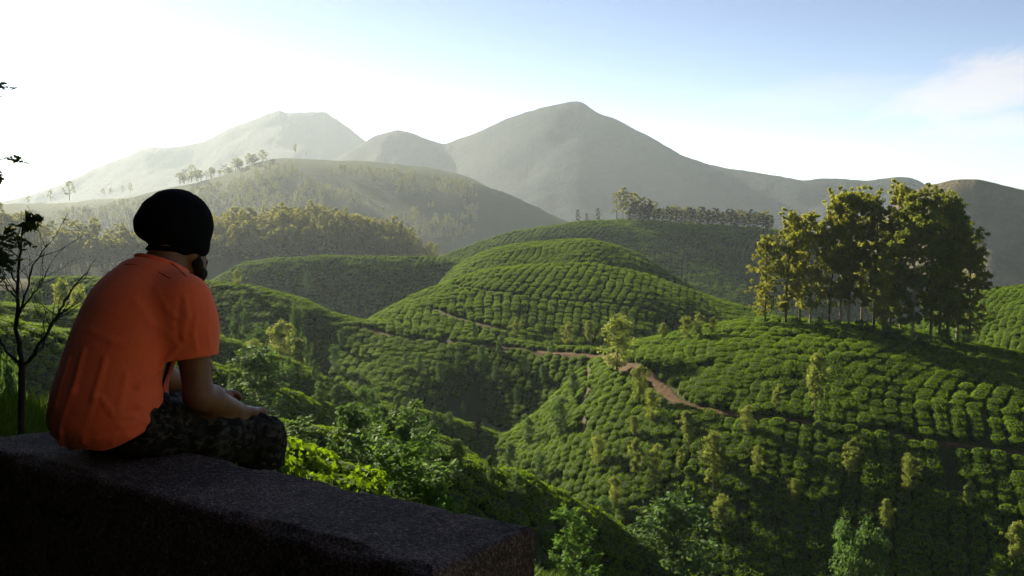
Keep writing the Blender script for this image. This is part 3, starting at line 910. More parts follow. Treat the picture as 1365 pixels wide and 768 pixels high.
def tree_eucalyptus(seed, H=21.0, spread=3.4, low=0.34, lean=0.0):
    r = np.random.default_rng(seed)
    n = 12
    t = np.linspace(0, 1, n)
    bend = np.cumsum(r.normal(0, 0.16, (n, 2)), 0) * t[:, None]
    spine = np.stack([bend[:, 0] + lean * t * t * H, bend[:, 1], t * H * 0.95], -1)
    wood = [tube(spine, 0.30 * (1 - t * 0.85), 8)]
    leaves = []
    nl = 34
    for k in range(nl):
        q = low + (0.98 - low) * ((k + r.random()) / nl) ** 0.85
        p = np.array([np.interp(q, t, spine[:, i]) for i in range(3)])
        rel = (q - low) / (1 - low)
        prof = 0.55 + 0.6 * math.sin(math.pi * min(1, rel * 0.8 + 0.12))
        L = spread * prof * r.uniform(0.5, 1.05) * (0.55 if rel > 0.9 else 1)
        az = k * 2.4 + r.normal(0, 0.6)
        el = R(r.uniform(22, 62))
        d = np.array([math.cos(az) * math.cos(el), math.sin(az) * math.cos(el), math.sin(el)])
        pts, rad = limb(p, d, L, 0.085 * (1.15 - q), r, 6, 0.25, 0.14)
        wood.append(tube(pts, rad, 5))
        for m in range(3):
            c = pts[-1 - m] + r.normal(0, 0.22 * spread * 0.5, 3)
            s = r.uniform(0.55, 1.15) * (1.0 if m == 0 else 0.75)
            # a tuft is several small caps with gaps between
            for _ in range(4):
                cc = c + r.normal(0, 0.85 * s, 3) * np.array([1, 1, 0.65])
                leaves.append(clump(cc, s * r.uniform(0.45, 0.90), int(44 * r.uniform(0.6, 1.3)), 0.22, r, 0.6, 2.3, 0.5))
    # little sprigs on the trunk
    for k in range(10):
        q = r.uniform(0.16, low + 0.1)
        p = np.array([np.interp(q, t, spine[:, i]) for i in range(3)])
        az = r.uniform(0, 6.28)
        c = p + np.array([math.cos(az), math.sin(az), 0.2]) * r.uniform(0.3, 1.3)
        wood.append(tube(np.array([p, (p + c) / 2, c]), np.array([0.03, 0.02, 0.01]), 4))
        leaves.append(clump(c, r.uniform(0.3, 0.65), 28, 0.24, r, 0.9, 2.1, 0.3))
    return merge(wood), merge(leaves)

def tree_round(seed, H=6.0, width=3.0, leaf=0.13, n_limb=40, per=70, low=0.18):
    r = np.random.default_rng(seed)
    t = np.linspace(0, 1, 7)
    bend = np.cumsum(r.normal(0, 0.06, (7, 2)), 0)
    spine = np.stack([bend[:, 0], bend[:, 1], t * H * 0.75], -1)
    wood = [tube(spine, 0.02 * H * (1 - 0.8 * t), 7)]
    leaves = []
    for k in range(n_limb):
        q = r.uniform(low, 1.0)
        p = np.array([np.interp(q, t, spine[:, i]) for i in range(3)])
        az, el = k * 2.4 + r.normal(0, .4), R(r.uniform(5, 75) if q > 0.7 else r.uniform(0, 45))
        L = width * 0.5 * r.uniform(0.55, 1.1) * (0.65 + 0.5 * math.sin(math.pi * q))
        d = np.array([math.cos(az) * math.cos(el), math.sin(az) * math.cos(el), math.sin(el)])
        pts, rad = limb(p, d, L, 0.006 * H, r, 5)
        wood.append(tube(pts, rad, 4))
        for m in range(3):
            leaves.append(clump(pts[-1 - m] + r.normal(0, 0.08 * width, 3), width * r.uniform(0.06, 0.14), int(per * r.uniform(.5, 1.2)), leaf, r, 0.8))
    return merge(wood), merge(leaves)

def tree_pine(seed, H=7.0, width=1.5, leaf=0.16):
    r = np.random.default_rng(seed)
    t = np.linspace(0, 1, 8)
    spine = np.stack([0.05 * np.sin(t * 5), 0.05 * np.cos(t * 4), t * H], -1)
    wood = [tube(spine, 0.014 * H * (1 - 0.9 * t), 7)]
    leaves = []
    for k in range(44):
        q = 0.3 + 0.68 * (k + r.random()) / 44
        p = np.array([np.interp(q, t, spine[:, i]) for i in range(3)])
        L = width * (1.02 - q) ** 0.7 * 1.25 * r.uniform(0.55, 1.15)
        az, el = k * 2.4, R(r.uniform(-10, 22))
        d = np.array([math.cos(az) * math.cos(el), math.sin(az) * math.cos(el), math.sin(el)])
        pts, rad = limb(p, d, L, 0.004 * H, r, 5, 0.1)
        wood.append(tube(pts, rad, 4))
        for m in range(1, 6):
            leaves.append(clump(pts[m], 0.22, 14, leaf, r, 0.5, 2.4, 0.2))
    return merge(wood), merge(leaves)

def young_tree(seed, H=3.0, width=1.0, leaf=0.13, n_limb=22):
    """Sapling with feathery compound leaves held out from its shoots."""
    r = np.random.default_rng(seed)
    t = np.linspace(0, 1, 7)
    spine = np.stack([0.06 * np.sin(t * 4 + seed), 0.05 * np.cos(t * 3 + seed), t * H * 0.92], -1)
    wood = [tube(spine, 0.010 * H * (1 - 0.8 * t), 6)]
    P, N = [], []
    for k in range(n_limb):
        q = 0.12 + 0.86 * (k + r.random()) / n_limb
        p = np.array([np.interp(q, t, spine[:, i]) for i in range(3)])
        L = width * (0.35 + 0.75 * math.sin(math.pi * min(1, 0.25 + 0.7 * q))) * r.uniform(0.6, 1.1) * 0.62
        az, el = k * 2.4 + r.normal(0, .4), R(r.uniform(18, 60))
        d = np.array([math.cos(az) * math.cos(el), math.sin(az) * math.cos(el), math.sin(el)])
        pts, rad = limb(p, d, L, 0.004 * H, r, 5, 0.3, 0.1)
        wood.append(tube(pts, rad, 4))
        for m in range(1, 6):
            # fronds: a short rachis carrying paired leaflets
            for _ in range(2):
                a2 = r.uniform(0, 6.28)
                fd = (pts[m] - pts[m - 1]) / np.linalg.norm(pts[m] - pts[m - 1]) + 0.9 * np.array([math.cos(a2), math.sin(a2), r.uniform(-0.2, 0.5)])
                fd /= np.linalg.norm(fd)
                FL = leaf * r.uniform(2.0, 3.6)
                side = np.cross(fd, [0, 0, 1]); side /= np.linalg.norm(side) + 1e-9
                for w in np.linspace(0.25, 1, 5):
                    for sg in (-1, 1):
                        P.append(pts[m] + fd * FL * w + side * sg * leaf * 0.55 * (1.15 - 0.6 * w) - np.array([0, 0, 0.10 * FL * w * w]))
                        N.append(np.array([0, 0, 1.0]) + side * sg * 0.3)
    lv = leaf_cards(np.array(P), np.array(N), leaf * 0.62, 2.1, 0.35, r)
    return merge(wood), lv

PROTO = {}
def proto(key, wood, leaves, mw, ml, smooth_leaf=False):
    PROTO[key] = (mesh_np('trunk', *wood, mw), mesh_np('crown', *leaves, ml, smooth=smooth_leaf))
for s_ in range(4):
    w, l = tree_silver_oak(100 + s_, 8.0, (1.8, 1.5, 2.0, 1.35)[s_], (0.22, 0.3, 0.16, 0.36)[s_])
    proto(('oak', s_), w, l, M_BARK, M_OAK)
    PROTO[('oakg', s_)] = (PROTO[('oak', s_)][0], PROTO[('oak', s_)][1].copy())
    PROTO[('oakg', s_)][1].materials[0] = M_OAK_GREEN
for s_ in range(6):
    w, l = tree_eucalyptus(200 + s_, 21.0, (4.0, 3.4, 4.4, 3.5, 4.2, 3.1)[s_], (0.10, 0.20, 0.14, 0.24, 0.10, 0.17)[s_], (0.02, -0.03, 0.0, 0.03, -0.02, 0.05)[s_])
    proto(('euc', s_), w, l, M_BARK_PALE if s_ in (1, 2, 3) else M_BARK, M_EUC)
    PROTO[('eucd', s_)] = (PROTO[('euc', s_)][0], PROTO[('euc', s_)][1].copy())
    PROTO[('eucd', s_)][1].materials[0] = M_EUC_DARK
for s_ in range(3):
    w, l = tree_round(300 + s_, 6.0, (4.4, 3.6, 5.2)[s_])
    proto(('round', s_), w, l, M_BARK_DARK, M_OAK_GREEN)
w, l = tree_pine(401); proto(('pine', 0), w, l, M_BARK_DARK, M_PINE)
w, l = tree_pine(402, 7.0, 1.2); proto(('pine', 1), w, l, M_BARK_DARK, M_PINE)
for s_ in range(4):
    w, l = young_tree(500 + s_, 3.0, (1.1, 1.5, 0.9, 1.3)[s_])
    proto(('young', s_), w, l, M_BARK, M_FRESH)
for s_ in range(3):
    w, l = young_tree(550 + s_, 1.2, (1.9, 1.5, 1.7)[s_], 0.10, 26)
    proto(('shrub', s_), w, l, M_BARK, M_FRESH)
HEIGHT = {'oak': 8.0, 'oakg': 8.0, 'euc': 21.0, 'eucd': 21.0, 'round': 6.0, 'pine': 7.0, 'young': 3.0, 'shrub': 1.2}

def put_tree(name, label, key, x, y, z, h, wide=1.0, group=None, cat='tree', turn=None):
    tm, cm = PROTO[key]
    k = h / HEIGHT[key[0]]
    o = bpy.data.objects.new(name, None)
    COL.objects.link(o)
    o.empty_display_size = 0.3
    o.location = (x, y, z - 0.05)
    o.rotation_euler = (0, 0, rng.uniform(0, 6.28) if turn is None else turn)
    o.scale = (k * wide, k * wide, k)
    o['label'] = label; o['category'] = cat
    if group: o['group'] = group
    link('trunk', tm, o)
    link('crown', cm, o)
    return o

def at(u, v, r=None):
    """ground point under photograph pixel (u, v); r forces the distance"""
    if r is None:
        hit = raycast(u, v)
        if hit is not None:
            return hit[0], hit[1]
        r = 100.0
    x, y, _ = unproject(u, v, r)
    return np.array([x, y, float(terrain(np.array([x]), np.array([y]))[0])]), r

TREES = [
    # u, v of the foot, height in photo pixels, kind, variant, width factor, distance or None, name, label
    (822, 502, 80, 'oak', 2, 1.25, None, 'silver_oak_tree', 'yellow-green tree with bare thin trunk where the dirt road meets the spur'),
    (851, 543, 56, 'oak', 0, 1.1, None, 'silver_oak_tree', 'bushy olive tree just below the red bank of the bending dirt road'),
    (868, 567, 48, 'oak', 2, 1.0, None, 'silver_oak_tree', 'bright yellow-green tree in front of the lit tea below the road bend'),
    (918, 609, 62, 'oak', 3, 1.2, None, 'silver_oak_tree', 'airy tree with a pale bare trunk below the lowest dip of the road'),
    (995, 582, 42, 'oak', 0, 1.2, None, 'silver_oak_tree', 'small rounded tree touching the lower edge of the dirt road'),
    (951, 668, 92, 'oak', 1, 1.1, None, 'silver_oak_tree', 'tall yellow-lit slender tree alone in the dark lower tea'),
    (1037, 558, 46, 'oak', 3, 1.0, None, 'silver_oak_tree', 'thin sparse tree above the road, shorter neighbour of the tall pale one'),
    (1087, 562, 92, 'oak', 1, 0.85, None, 'silver_oak_tree', 'tallest pale slender tree standing above the road in the lit tea'),
    (1131, 650, 66, 'oak', 3, 1.2, None, 'silver_oak_tree', 'lopsided yellow tree below the road under the grove'),
    (1211, 664, 58, 'oak', 2, 0.95, None, 'silver_oak_tree', 'bright small tree below the road nearest to the photo edge'),
    (845, 655, 72, 'oak', 3, 0.85, None, 'silver_oak_tree', 'narrow brownish tree with a long trunk, first of a pair in shade'),
    (873, 660, 68, 'oak', 0, 0.8, None, 'silver_oak_tree', 'pale narrow tree, second of the pair in shade, nearer the road'),
    (798, 628, 48, 'oak', 2, 1.0, None, 'silver_oak_tree', 'wide brown-green tree on the lower flank beside the valley floor'),
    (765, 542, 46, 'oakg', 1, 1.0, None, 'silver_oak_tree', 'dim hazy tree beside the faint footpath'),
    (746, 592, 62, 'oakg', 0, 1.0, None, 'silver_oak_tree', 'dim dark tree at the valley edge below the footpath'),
    (1352, 765, 70, 'oak', 1, 1.0, None, 'silver_oak_tree', 'dusky tree in the bottom corner of the dark tea slope'),
    (1326, 778, 34, 'young', 1, 1.0, None, 'young_tree', 'bright little bush tree cut off by the bottom edge'),
    (1132, 785, 105, 'round', 0, 0.95, 84, 'broad_tree', 'broad dark round tree at the bottom in the blackest shade'),
    (893, 775, 108, 'oakg', 2, 1.5, 66, 'shade_tree', 'bright green conical tree at the bottom beside the wall end'),
    (765, 757, 86, 'young', 0, 1.3, 44, 'young_tree', 'bright green feathery young tree just past the wall corner'),
    (738, 706, 56, 'round', 1, 0.8, 66, 'broad_tree', 'small round dark tree above the wall corner'),
    (806, 728, 66, 'oakg', 2, 1.2, 76, 'shade_tree', 'dim feathery tree between the wall corner and the conical tree'),
    (637, 630, 80, 'pine', 0, 1.15, 140, 'pine_tree', 'dark pine standing alone on the pale valley floor'),
    (553, 582, 52, 'pine', 1, 1.2, None, 'pine_tree', 'thin dark conifer at the far edge of the valley floor'),
    (577, 572, 30, 'oakg', 3, 1.0, None, 'silver_oak_tree', 'small dim tree on the valley floor beside the thin conifer'),
    (484, 517, 57, 'oak', 0, 1.15, 178, 'silver_oak_tree', 'pale hazy cone-shaped tree on the long dark spur face'),
    (515, 524, 42, 'oak', 3, 1.1, 176, 'silver_oak_tree', 'smaller pale hazy tree next to the cone-shaped one on the spur face'),
    (587, 518, 36, 'oakg', 1, 1.0, None, 'silver_oak_tree', 'faint dark tree in the middle of the spur face'),
    (642, 490, 30, 'oakg', 0, 1.1, None, 'silver_oak_tree', 'little round tree high on the spur face below the path'),
    (668, 488, 40, 'oakg', 3, 1.0, None, 'silver_oak_tree', 'faint slim tree high on the spur face near the far path'),
    (448, 502, 42, 'oakg', 2, 0.9, None, 'silver_oak_tree', 'dim olive tree on the spur face nearest the man'),
    (388, 394, 30, 'pine', 0, 1.1, None, 'pine_tree', 'small dark conifer on the spur crest, first of three'),
    (410, 400, 38, 'oakg', 1, 0.9, None, 'silver_oak_tree', 'slim grey tree on the spur crest between two conifers'),
    (432, 408, 34, 'pine', 1, 1.2, None, 'pine_tree', 'dark conifer on the spur crest farthest from the man'),
    (478, 428, 34, 'pine', 0, 1.0, None, 'pine_tree', 'lone dark conifer low on the falling spur crest'),
    (316, 383, 24, 'oak', 2, 1.1, None, 'silver_oak_tree', 'small yellow-lit tree on the spur crest nearest the man'),
    (373, 482, 54, 'oak', 0, 1.1, 140, 'silver_oak_tree', 'yellow sunlit tree glowing on the shaded spur beyond the shoulder'),
    (340, 476, 24, 'oak', 2, 1.4, 138, 'silver_oak_tree', 'low yellow sunlit bushy tree beside the glowing one'),
    (402, 492, 42, 'oak', 3, 1.2, 138, 'silver_oak_tree', 'half-lit green tree just beyond the glowing yellow one'),
    (350, 472, 46, 'round', 0, 0.75, 150, 'broad_tree', 'dim blue-green round tree behind the glowing yellow one'),
    (312, 466, 44, 'round', 1, 0.8, 150, 'broad_tree', 'dim blue-green round tree next to the orange sleeve'),
    (398, 450, 46, 'round', 2, 0.7, 165, 'broad_tree', 'hazy round tree on the slope under the spur crest'),
    (325, 432, 28, 'round', 1, 0.7, 180, 'broad_tree', 'hazy little round tree above the others by the sleeve'),
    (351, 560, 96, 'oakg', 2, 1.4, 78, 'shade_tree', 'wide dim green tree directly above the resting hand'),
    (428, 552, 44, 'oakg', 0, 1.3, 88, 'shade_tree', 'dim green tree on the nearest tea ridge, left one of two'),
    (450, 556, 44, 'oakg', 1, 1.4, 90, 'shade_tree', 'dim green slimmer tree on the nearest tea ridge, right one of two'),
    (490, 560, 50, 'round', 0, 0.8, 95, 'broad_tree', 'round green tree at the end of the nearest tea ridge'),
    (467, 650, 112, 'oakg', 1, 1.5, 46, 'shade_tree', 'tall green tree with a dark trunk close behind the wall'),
    (520, 652, 112, 'round', 2, 1.0, 50, 'broad_tree', 'large broad dark green tree close behind the wall'),
    (403, 640, 86, 'young', 2, 1.5, 30, 'young_tree', 'feathery bright young tree beside the knee'),
    (360, 606, 48, 'young', 3, 1.2, 24, 'young_tree', 'light green sprig of a sapling showing above the hand'),
    (528, 690, 78, 'shrub', 0, 1.0, 21, 'shrub', 'bright leafy shrub rising over the back edge of the wall'),
    (572, 690, 42, 'shrub', 1, 1.0, 20, 'shrub', 'low bright shrub over the wall edge beside the bigger one'),
    (757, 464, 34, 'oak', 2, 1.2, None, 'silver_oak_tree', 'yellow-green tree at the foot of the middle hill, first of a pair'),
    (785, 467, 40, 'oak', 1, 1.1, None, 'silver_oak_tree', 'browner slender tree at the foot of the middle hill, second of a pair'),
    (690, 458, 34, 'oak', 3, 1.1, None, 'silver_oak_tree', 'pale grey tree where the short path meets the far spur'),
    (632, 456, 26, 'oakg', 1, 1.1, None, 'silver_oak_tree', 'faint grey tree at the shaded foot of the middle hill'),
    (884, 460, 30, 'oak', 1, 1.2, None, 'silver_oak_tree', 'small brown tree peeping over the near crest by itself'),
    (916, 458, 36, 'oak', 2, 1.2, None, 'silver_oak_tree', 'yellowish tree over the near crest, largest of a close trio'),
    (933, 456, 38, 'oak', 0, 1.0, None, 'silver_oak_tree', 'upright tree over the near crest, middle of a close trio'),
    (948, 454, 32, 'oak', 3, 1.2, None, 'silver_oak_tree', 'thin tree over the near crest, last of a close trio toward the grove'),
    (84, 425, 52, 'oak', 0, 1.1, 150, 'silver_oak_tree', 'yellow-lit tree on the slope seen past the bare branches'),
    (50, 425, 48, 'round', 1, 0.8, 150, 'broad_tree', 'hazy green tree behind the middle of the bare tree'),
    (108, 425, 44, 'oak', 2, 1.0, 152, 'silver_oak_tree', 'half-lit tree on the slope close to the orange shirt'),
    (18, 428, 44, 'round', 0, 0.7, 150, 'broad_tree', 'hazy green tree behind the top twigs of the bare tree at the edge'),
    (70, 445, 40, 'oakg', 2, 1.3, 132, 'shade_tree', 'dark green tree low behind the bare branches'),
    (15, 535, 60, 'oakg', 0, 1.4, 40, 'shade_tree', 'dark leafy tree at the edge behind the bare trunk'),
]
for (u, v, hp, kind, var, wide, r_, nm, lab) in TREES:
    p, r_ = at(u, v, r_)
    top = unproject(u, v - hp, r_)[2]
    put_tree(nm, lab, (kind, var), p[0], p[1], p[2], top - p[2], wide * min(1.0, 1.15 * hp * r_ / F / (top - p[2])) if top - p[2] > 1.6 * hp * r_ / F else wide)

SLIM = [(455, 470, 30), (540, 492, 28), (560, 505, 34), (610, 500, 26), (700, 505, 30), (724, 520, 34), (735, 480, 26), (660, 515, 28), (530, 560, 34), (600, 585, 36), (618, 560, 26), (690, 545, 32), (705, 600, 44),
        (680, 640, 50), (720, 650, 46), (420, 520, 40), (385, 520, 44), (330, 520, 50), (310, 545, 48), (575, 622, 60), (610, 650, 66), (655, 668, 62), (690, 690, 60), (560, 600, 44), (500, 600, 60), (845, 590, 36), (905, 640, 44), (1010, 640, 46), (1060, 690, 52), (960, 720, 60), (1180, 720, 56), (1290, 690, 52), (820, 690, 56)]
SLIM_LABELS = ['faint slim tree high on the dark spur face just under its reddish track', 'faint slim tree part way down the dark spur face under the short hill path', 'dim slim tree low on the dark spur face above the thin conifer', 'dim slim tree in the middle of the dark spur face beside the faint dark one', 'dim slim tree on the spur face just above the pale valley floor', "taller dim tree beside the valley floor's upper corner", 'small dim tree just under the far end of the spur track', 'small dim tree on the spur face above the middle of the valley floor', 'slim tree at the near rim of the valley floor by the thin conifer', 'slim tree on the valley floor between the conifer and the pine', 'small slim tree at the head of the valley floor', 'slim tree on the flank between the footpath and the valley floor', 'tree standing at the foot of the footpath flank beside the pine', 'tree just past the pine where the valley floor narrows', 'slim tree low on the flank above the wall corner', 'green tree on the second near spur beyond the resting hand', 'green tree on the slope above the wide dim tree near the hand', 'green tree on the slope next to the sleeve, below two round ones', 'shady tree beside the forearm on the nearest spur', "slender green tree over the middle of the wall's back edge, first of three", "slender green tree over the wall's back edge, middle one of three", "slender green tree over the wall's back edge, last of three toward the corner", 'slim dark green tree in the gully just above the wall corner', 'slim green tree above the big broad dark tree behind the wall', 'leafy green tree between the nearest tea ridge and the big broad tree', 'small yellow-green tree beside the brownish long-trunked pair', 'yellow-green tree between the brownish pair and the lone tall one', 'yellow-green tree under the middle of the road near the lone tall one', 'tree in the dark tea below the lopsided yellow one', 'tree in the darkest tea above the bright conical one', 'tree in the dark tea below the bright small tree under the road', 'dusky tree in the dark tea above the bottom corner one', 'tree in the dark tea above the bright conical one beside the wall end']
for k, (u, v, hp) in enumerate(SLIM):
    p, r_ = at(u, v)
    top = unproject(u, v - hp, r_)[2]
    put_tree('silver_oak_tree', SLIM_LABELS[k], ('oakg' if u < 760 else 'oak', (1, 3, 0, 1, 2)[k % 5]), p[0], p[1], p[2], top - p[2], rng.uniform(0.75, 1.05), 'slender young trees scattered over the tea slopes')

# the grove on the near hill
GROVE = [(1020, 436, 120, 4, 1.0), (1047, 436, 150, 0, 1.0), (1066, 432, 140, 5, 1.0), (1080, 430, 152, 2, 0.95), (1105, 432, 165, 5, 1.0), (1120, 433, 178, 3, 0.9),
         (1131, 441, 180, 1, 0.95), (1148, 437, 176, 3, 0.9), (1164, 442, 168, 4, 1.0), (1186, 441, 184, 0, 0.9), (1200, 446, 160, 2, 0.95),
         (1216, 462, 188, 2, 1.0), (1240, 462, 196, 0, 1.0), (1252, 458, 188, 4, 1.0), (1262, 462, 180, 5, 1.05), (1276, 452, 168, 2, 1.05), (1292, 448, 130, 4, 1.1), (1176, 452, 120, 4, 0.9)]
GL = ['outermost eucalyptus of the grove, small and leaning over the tea', 'olive eucalyptus second from the open end of the grove', 'thin eucalyptus between two olive ones in the grove',
      'leafy eucalyptus at the inner side of the olive end of the grove', 'slender eucalyptus behind the gap in the grove', 'tall eucalyptus with pale upper limbs left of the white trunks',
      'eucalyptus with the brightest bare white trunk in the grove', 'eucalyptus with a pale trunk next to the brightest one', 'eucalyptus with foliage hanging low in the middle of the grove',
      'eucalyptus with the tallest pointed tuft in the middle of the grove', 'eucalyptus tucked behind the middle of the grove', 'eucalyptus whose dark trunk stands lowest on the tea, first of the dark end',
      'tallest dark eucalyptus with a broad crown at the dark end of the grove', 'dark eucalyptus with twin-looking trunk at the dark end', 'leaning dark eucalyptus near the outer dark end of the grove',
      'dark spreading eucalyptus second from the dark outer end', 'low eucalyptus stretching a limb out at the dark outer end', 'short bushy eucalyptus in front of the middle of the grove']
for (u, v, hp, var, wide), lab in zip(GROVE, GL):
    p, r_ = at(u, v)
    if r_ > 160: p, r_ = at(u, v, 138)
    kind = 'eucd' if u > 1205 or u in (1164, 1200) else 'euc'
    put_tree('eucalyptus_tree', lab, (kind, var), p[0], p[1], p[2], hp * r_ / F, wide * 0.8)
UND = [(1060, 440, 18), (1092, 440, 20), (1112, 443, 16), (1150, 447, 22), (1180, 455, 24), (1200, 460, 20), (1228, 466, 22), (1260, 464, 26), (1285, 458, 24), (1020, 440, 12)]
for k, (u, v, hp) in enumerate(UND):
    p, r_ = at(u, v)
    if r_ > 160: p, r_ = at(u, v, 138)
    put_tree('undergrowth_shrub', 'dark tangled shrub at the feet of the eucalyptus grove', ('round', k % 3), p[0], p[1], p[2], hp * r_ / F, 1.3, 'shrubs under the eucalyptus grove', 'shrub')

# far trees, too small to show their parts: one mesh each
M_FWOOD = bark_material('far_bark', (0.05, 0.042, 0.034), (0.12, 0.10, 0.08), 3)
def far_tree_mesh(seed, H=10.0, width=2.0, bare=0.35, mat=None, n=14, leaf=0.55, per=16):
    r = np.random.default_rng(seed)
    t = np.linspace(0, 1, 4)
    sp = np.stack([r.normal(0, .1) * t, r.normal(0, .1) * t, t * H * 0.9], -1)
    wv, wf = tube(sp, 0.14 * (1 - 0.7 * t), 4)
    lv = []
    for k in range(n):
        q = bare + (1 - bare) * (k + r.random()) / n
        a = k * 2.4
        w = width * math.sin(math.pi * min(1, 0.2 + 0.75 * (q - bare) / (1 - bare))) * r.uniform(0.3, 0.95)
        lv.append(clump(np.array([math.cos(a) * w, math.sin(a) * w, q * H]), r.uniform(0.5, 1.0) * width * 0.42, per, leaf, r, 0.65, 1.5, 0.5))
    l = merge(lv)
    V, Fq = merge([(wv, wf), l])
    mi = np.concatenate([np.zeros(len(wf), int), np.ones(len(l[1]), int)])
    return mesh_np('far_tree', V, Fq, mats=[M_FWOOD, mat or M_FOREST], midx=mi, smooth=False)
FAR = [far_tree_mesh(600 + k, 10.0, (2.0, 1.6, 2.4, 1.8)[k], (0.3, 0.42, 0.25, 0.5)[k]) for k in range(4)]
FARDK = [far_tree_mesh(620 + k, 10.0, (1.5, 1.2, 1.8)[k], (0.2, 0.3, 0.15)[k], M_PINE) for k in range(3)]
def put_far(name, label, group, mesh, x, y, z, h, wide=1.0):
    o = link(name, mesh, label=label, cat='tree', group=group)
    o.location = (x, y, z - 0.1); k = h / 10.0
    o.scale = (k * wide, k * wide, k); o.rotation_euler = (0, 0, rng.uniform(0, 6.28))
    return o
LD = {l.name: l for l in LAYERS}
def on_layer(name, u, s):
    th = math.atan((u - 682.5) / F)
    rc, zc = LD[name].crest(th)
    r = float(rc) - s
    x, y = math.sin(th) * r, math.cos(th) * r
    return x, y, float(terrain(np.array([x]), np.array([y]))[0]), r
# sunlit forest on the hazy hill
cnt = 0
pts = []
while cnt < 130:
    u = rng.uniform(285, 545)
    s = rng.uniform(-6, 52) if u < 480 else rng.uniform(0, 52)
    if u > 500 and rng.random() < 0.4: continue
    x, y, z, r = on_layer('forest_hill', u, s)
    if any((x - a) ** 2 + (y - b) ** 2 < 7.0 for a, b in pts): continue
    pts.append((x, y)); cnt += 1
    put_far('forest_tree', 'hazy sunlit forest tree on the hillside beyond the man', 'trees of the sunlit hillside forest', FAR[cnt % 4], x, y, z, rng.uniform(12, 20), rng.uniform(0.85, 1.2))
_th = np.radians(rng.uniform(-28.5, -4, 2600))
_rc, _zc = LD['forest_hill'].crest(_th)
_s = rng.uniform(-30, 75, 2600)
_x, _y = np.sin(_th) * (_rc - _s), np.cos(_th) * (_rc - _s)
_z, _id = terrain(_x, _y, True)
_uu = 682.5 + F * np.tan(_th)
_ok = (vnoise(_x / 26, _y / 26, 2.0) > np.where(_uu < 200, -0.1, -0.55)) & (_uu < 585) & (rng.random(len(_x)) < np.clip((600 - _uu) / 110, 0, 1)) & ((_s < 46 + 12 * vnoise(_x / 15, _y / 15)))
_rows = np.column_stack([_x, _y, _z - 0.2, rng.uniform(0, 6.28, len(_x)), rng.uniform(0.85, 1.7, len(_x)), np.zeros(len(_x)), np.zeros(len(_x))])[_ok]
_th2 = np.radians(rng.uniform(-28.5, -2, 4200))
_rc2, _ = LD['dark_hill'].crest(_th2)
_s2 = rng.uniform(70, 330, 4200)
_x2, _y2 = np.sin(_th2) * (_rc2 - _s2), np.cos(_th2) * (_rc2 - _s2)
_z2, _id2 = terrain(_x2, _y2, True)
_ok2 = (_id2 == LAYER_ID['dark_hill']) & (fbm(_x2 / 90, _y2 / 90, 6.0, 3) + 0.25 * vnoise(_x2 / 20, _y2 / 20, 1.0) > 0.02)
_rows = np.vstack([_rows, np.column_stack([_x2, _y2, _z2 - 0.2, rng.uniform(0, 6.28, len(_x2)), rng.uniform(0.7, 1.3, len(_x2)), np.zeros(len(_x2)), np.zeros(len(_x2))])[_ok2]])
_src = [link('forest', m, loc=tuple(_rows[k * 5, :3]), kind='stuff', label='sunlit woodland covering the hazy hillside') for k, m in enumerate(FAR)]
scatter_stuff('forest', 'sunlit woodland covering the hazy hillside', _rows, _src)
for k in range(46):
    u = rng.uniform(-20, 175); s = rng.uniform(-6, 50)
    x, y, z, r = on_layer('forest_hill', u, s)
    put_far('forest_tree', 'pale misty tree in the glare beyond the bare tree and the black hat', 'misty trees on the far slope by the glare', FAR[k % 4], x, y, z, rng.uniform(12, 22), rng.uniform(0.9, 1.3))
# line of trees on the dark ridge
for k in range(95):
    u = 838 + 192 * (k + rng.random()) / 95
    x, y, z, r = on_layer('ridge_back', u, rng.uniform(-2, 9))
    put_far('ridge_tree', 'dark upright tree in the line along the dark ridge crest', 'line of trees on the dark ridge', FARDK[k % 3] if k % 3 else FAR[k % 4], x, y, z, rng.uniform(7, 11) * (1.15 if u < 870 else 1.0), 1.35)
for k, (u, hp) in enumerate([(822, 40), (830, 44), (838, 40), (846, 38), (856, 34), (864, 32), (873, 28)]):
    x, y, z, r = on_layer('ridge_back', u, 1.0 + k % 3)
    put_far('ridge_tree', 'tall tree of the clump where the dark ridge tree line begins', 'tall clump at the start of the ridge tree line', FAR[k % 4], x, y, z, hp * r / F, 1.15)
for u, hp, lab in ((797, 18, 'small dark round tree alone on the ridge, next to the tall clump'), (770, 17, 'small dark pointed tree alone at the low end of the ridge'), (782, 12, 'tiny tree between two small ones on the ridge')):
    x, y, z, r = on_layer('ridge_back', u, 0.0)
    put_far('ridge_tree', lab, None, FARDK[0], x, y, z, hp * r / F, 1.5)
# trees along the crest of the big dark hill
for k in range(40):
    u = rng.uniform(240, 355); x, y, z, r = on_layer('dark_hill', u, rng.uniform(-26, -8))
    put_far('crest_tree', 'pale tree in the uneven row along the big hill crest in the glare', 'trees along the big hill crest', FAR[k % 4], x, y, z, rng.uniform(8, 17), 2.2)
for u, hp in ((258, 22), (248, 16), (266, 14), (176, 12), (166, 9), (150, 8), (140, 9)):
    x, y, z, r = on_layer('dark_hill', u, 0.0)
    put_far('crest_tree', 'pale tree on the low end of the big hill crest above the hat', 'trees on the low end of the big hill crest', FAR[int(u) % 4], x, y, z, hp * r / F, 1.4)
for u, hp, lab in ((396, 18, 'tallest thin tree alone on top of the big dark hill'), (411, 9, 'short thin tree beside the tallest one on the big dark hill')):
    x, y, z, r = on_layer('dark_hill', u, 0.0)
    put_far('crest_tree', lab, None, FAR[3], x, y, z, hp * r / F, 0.8)
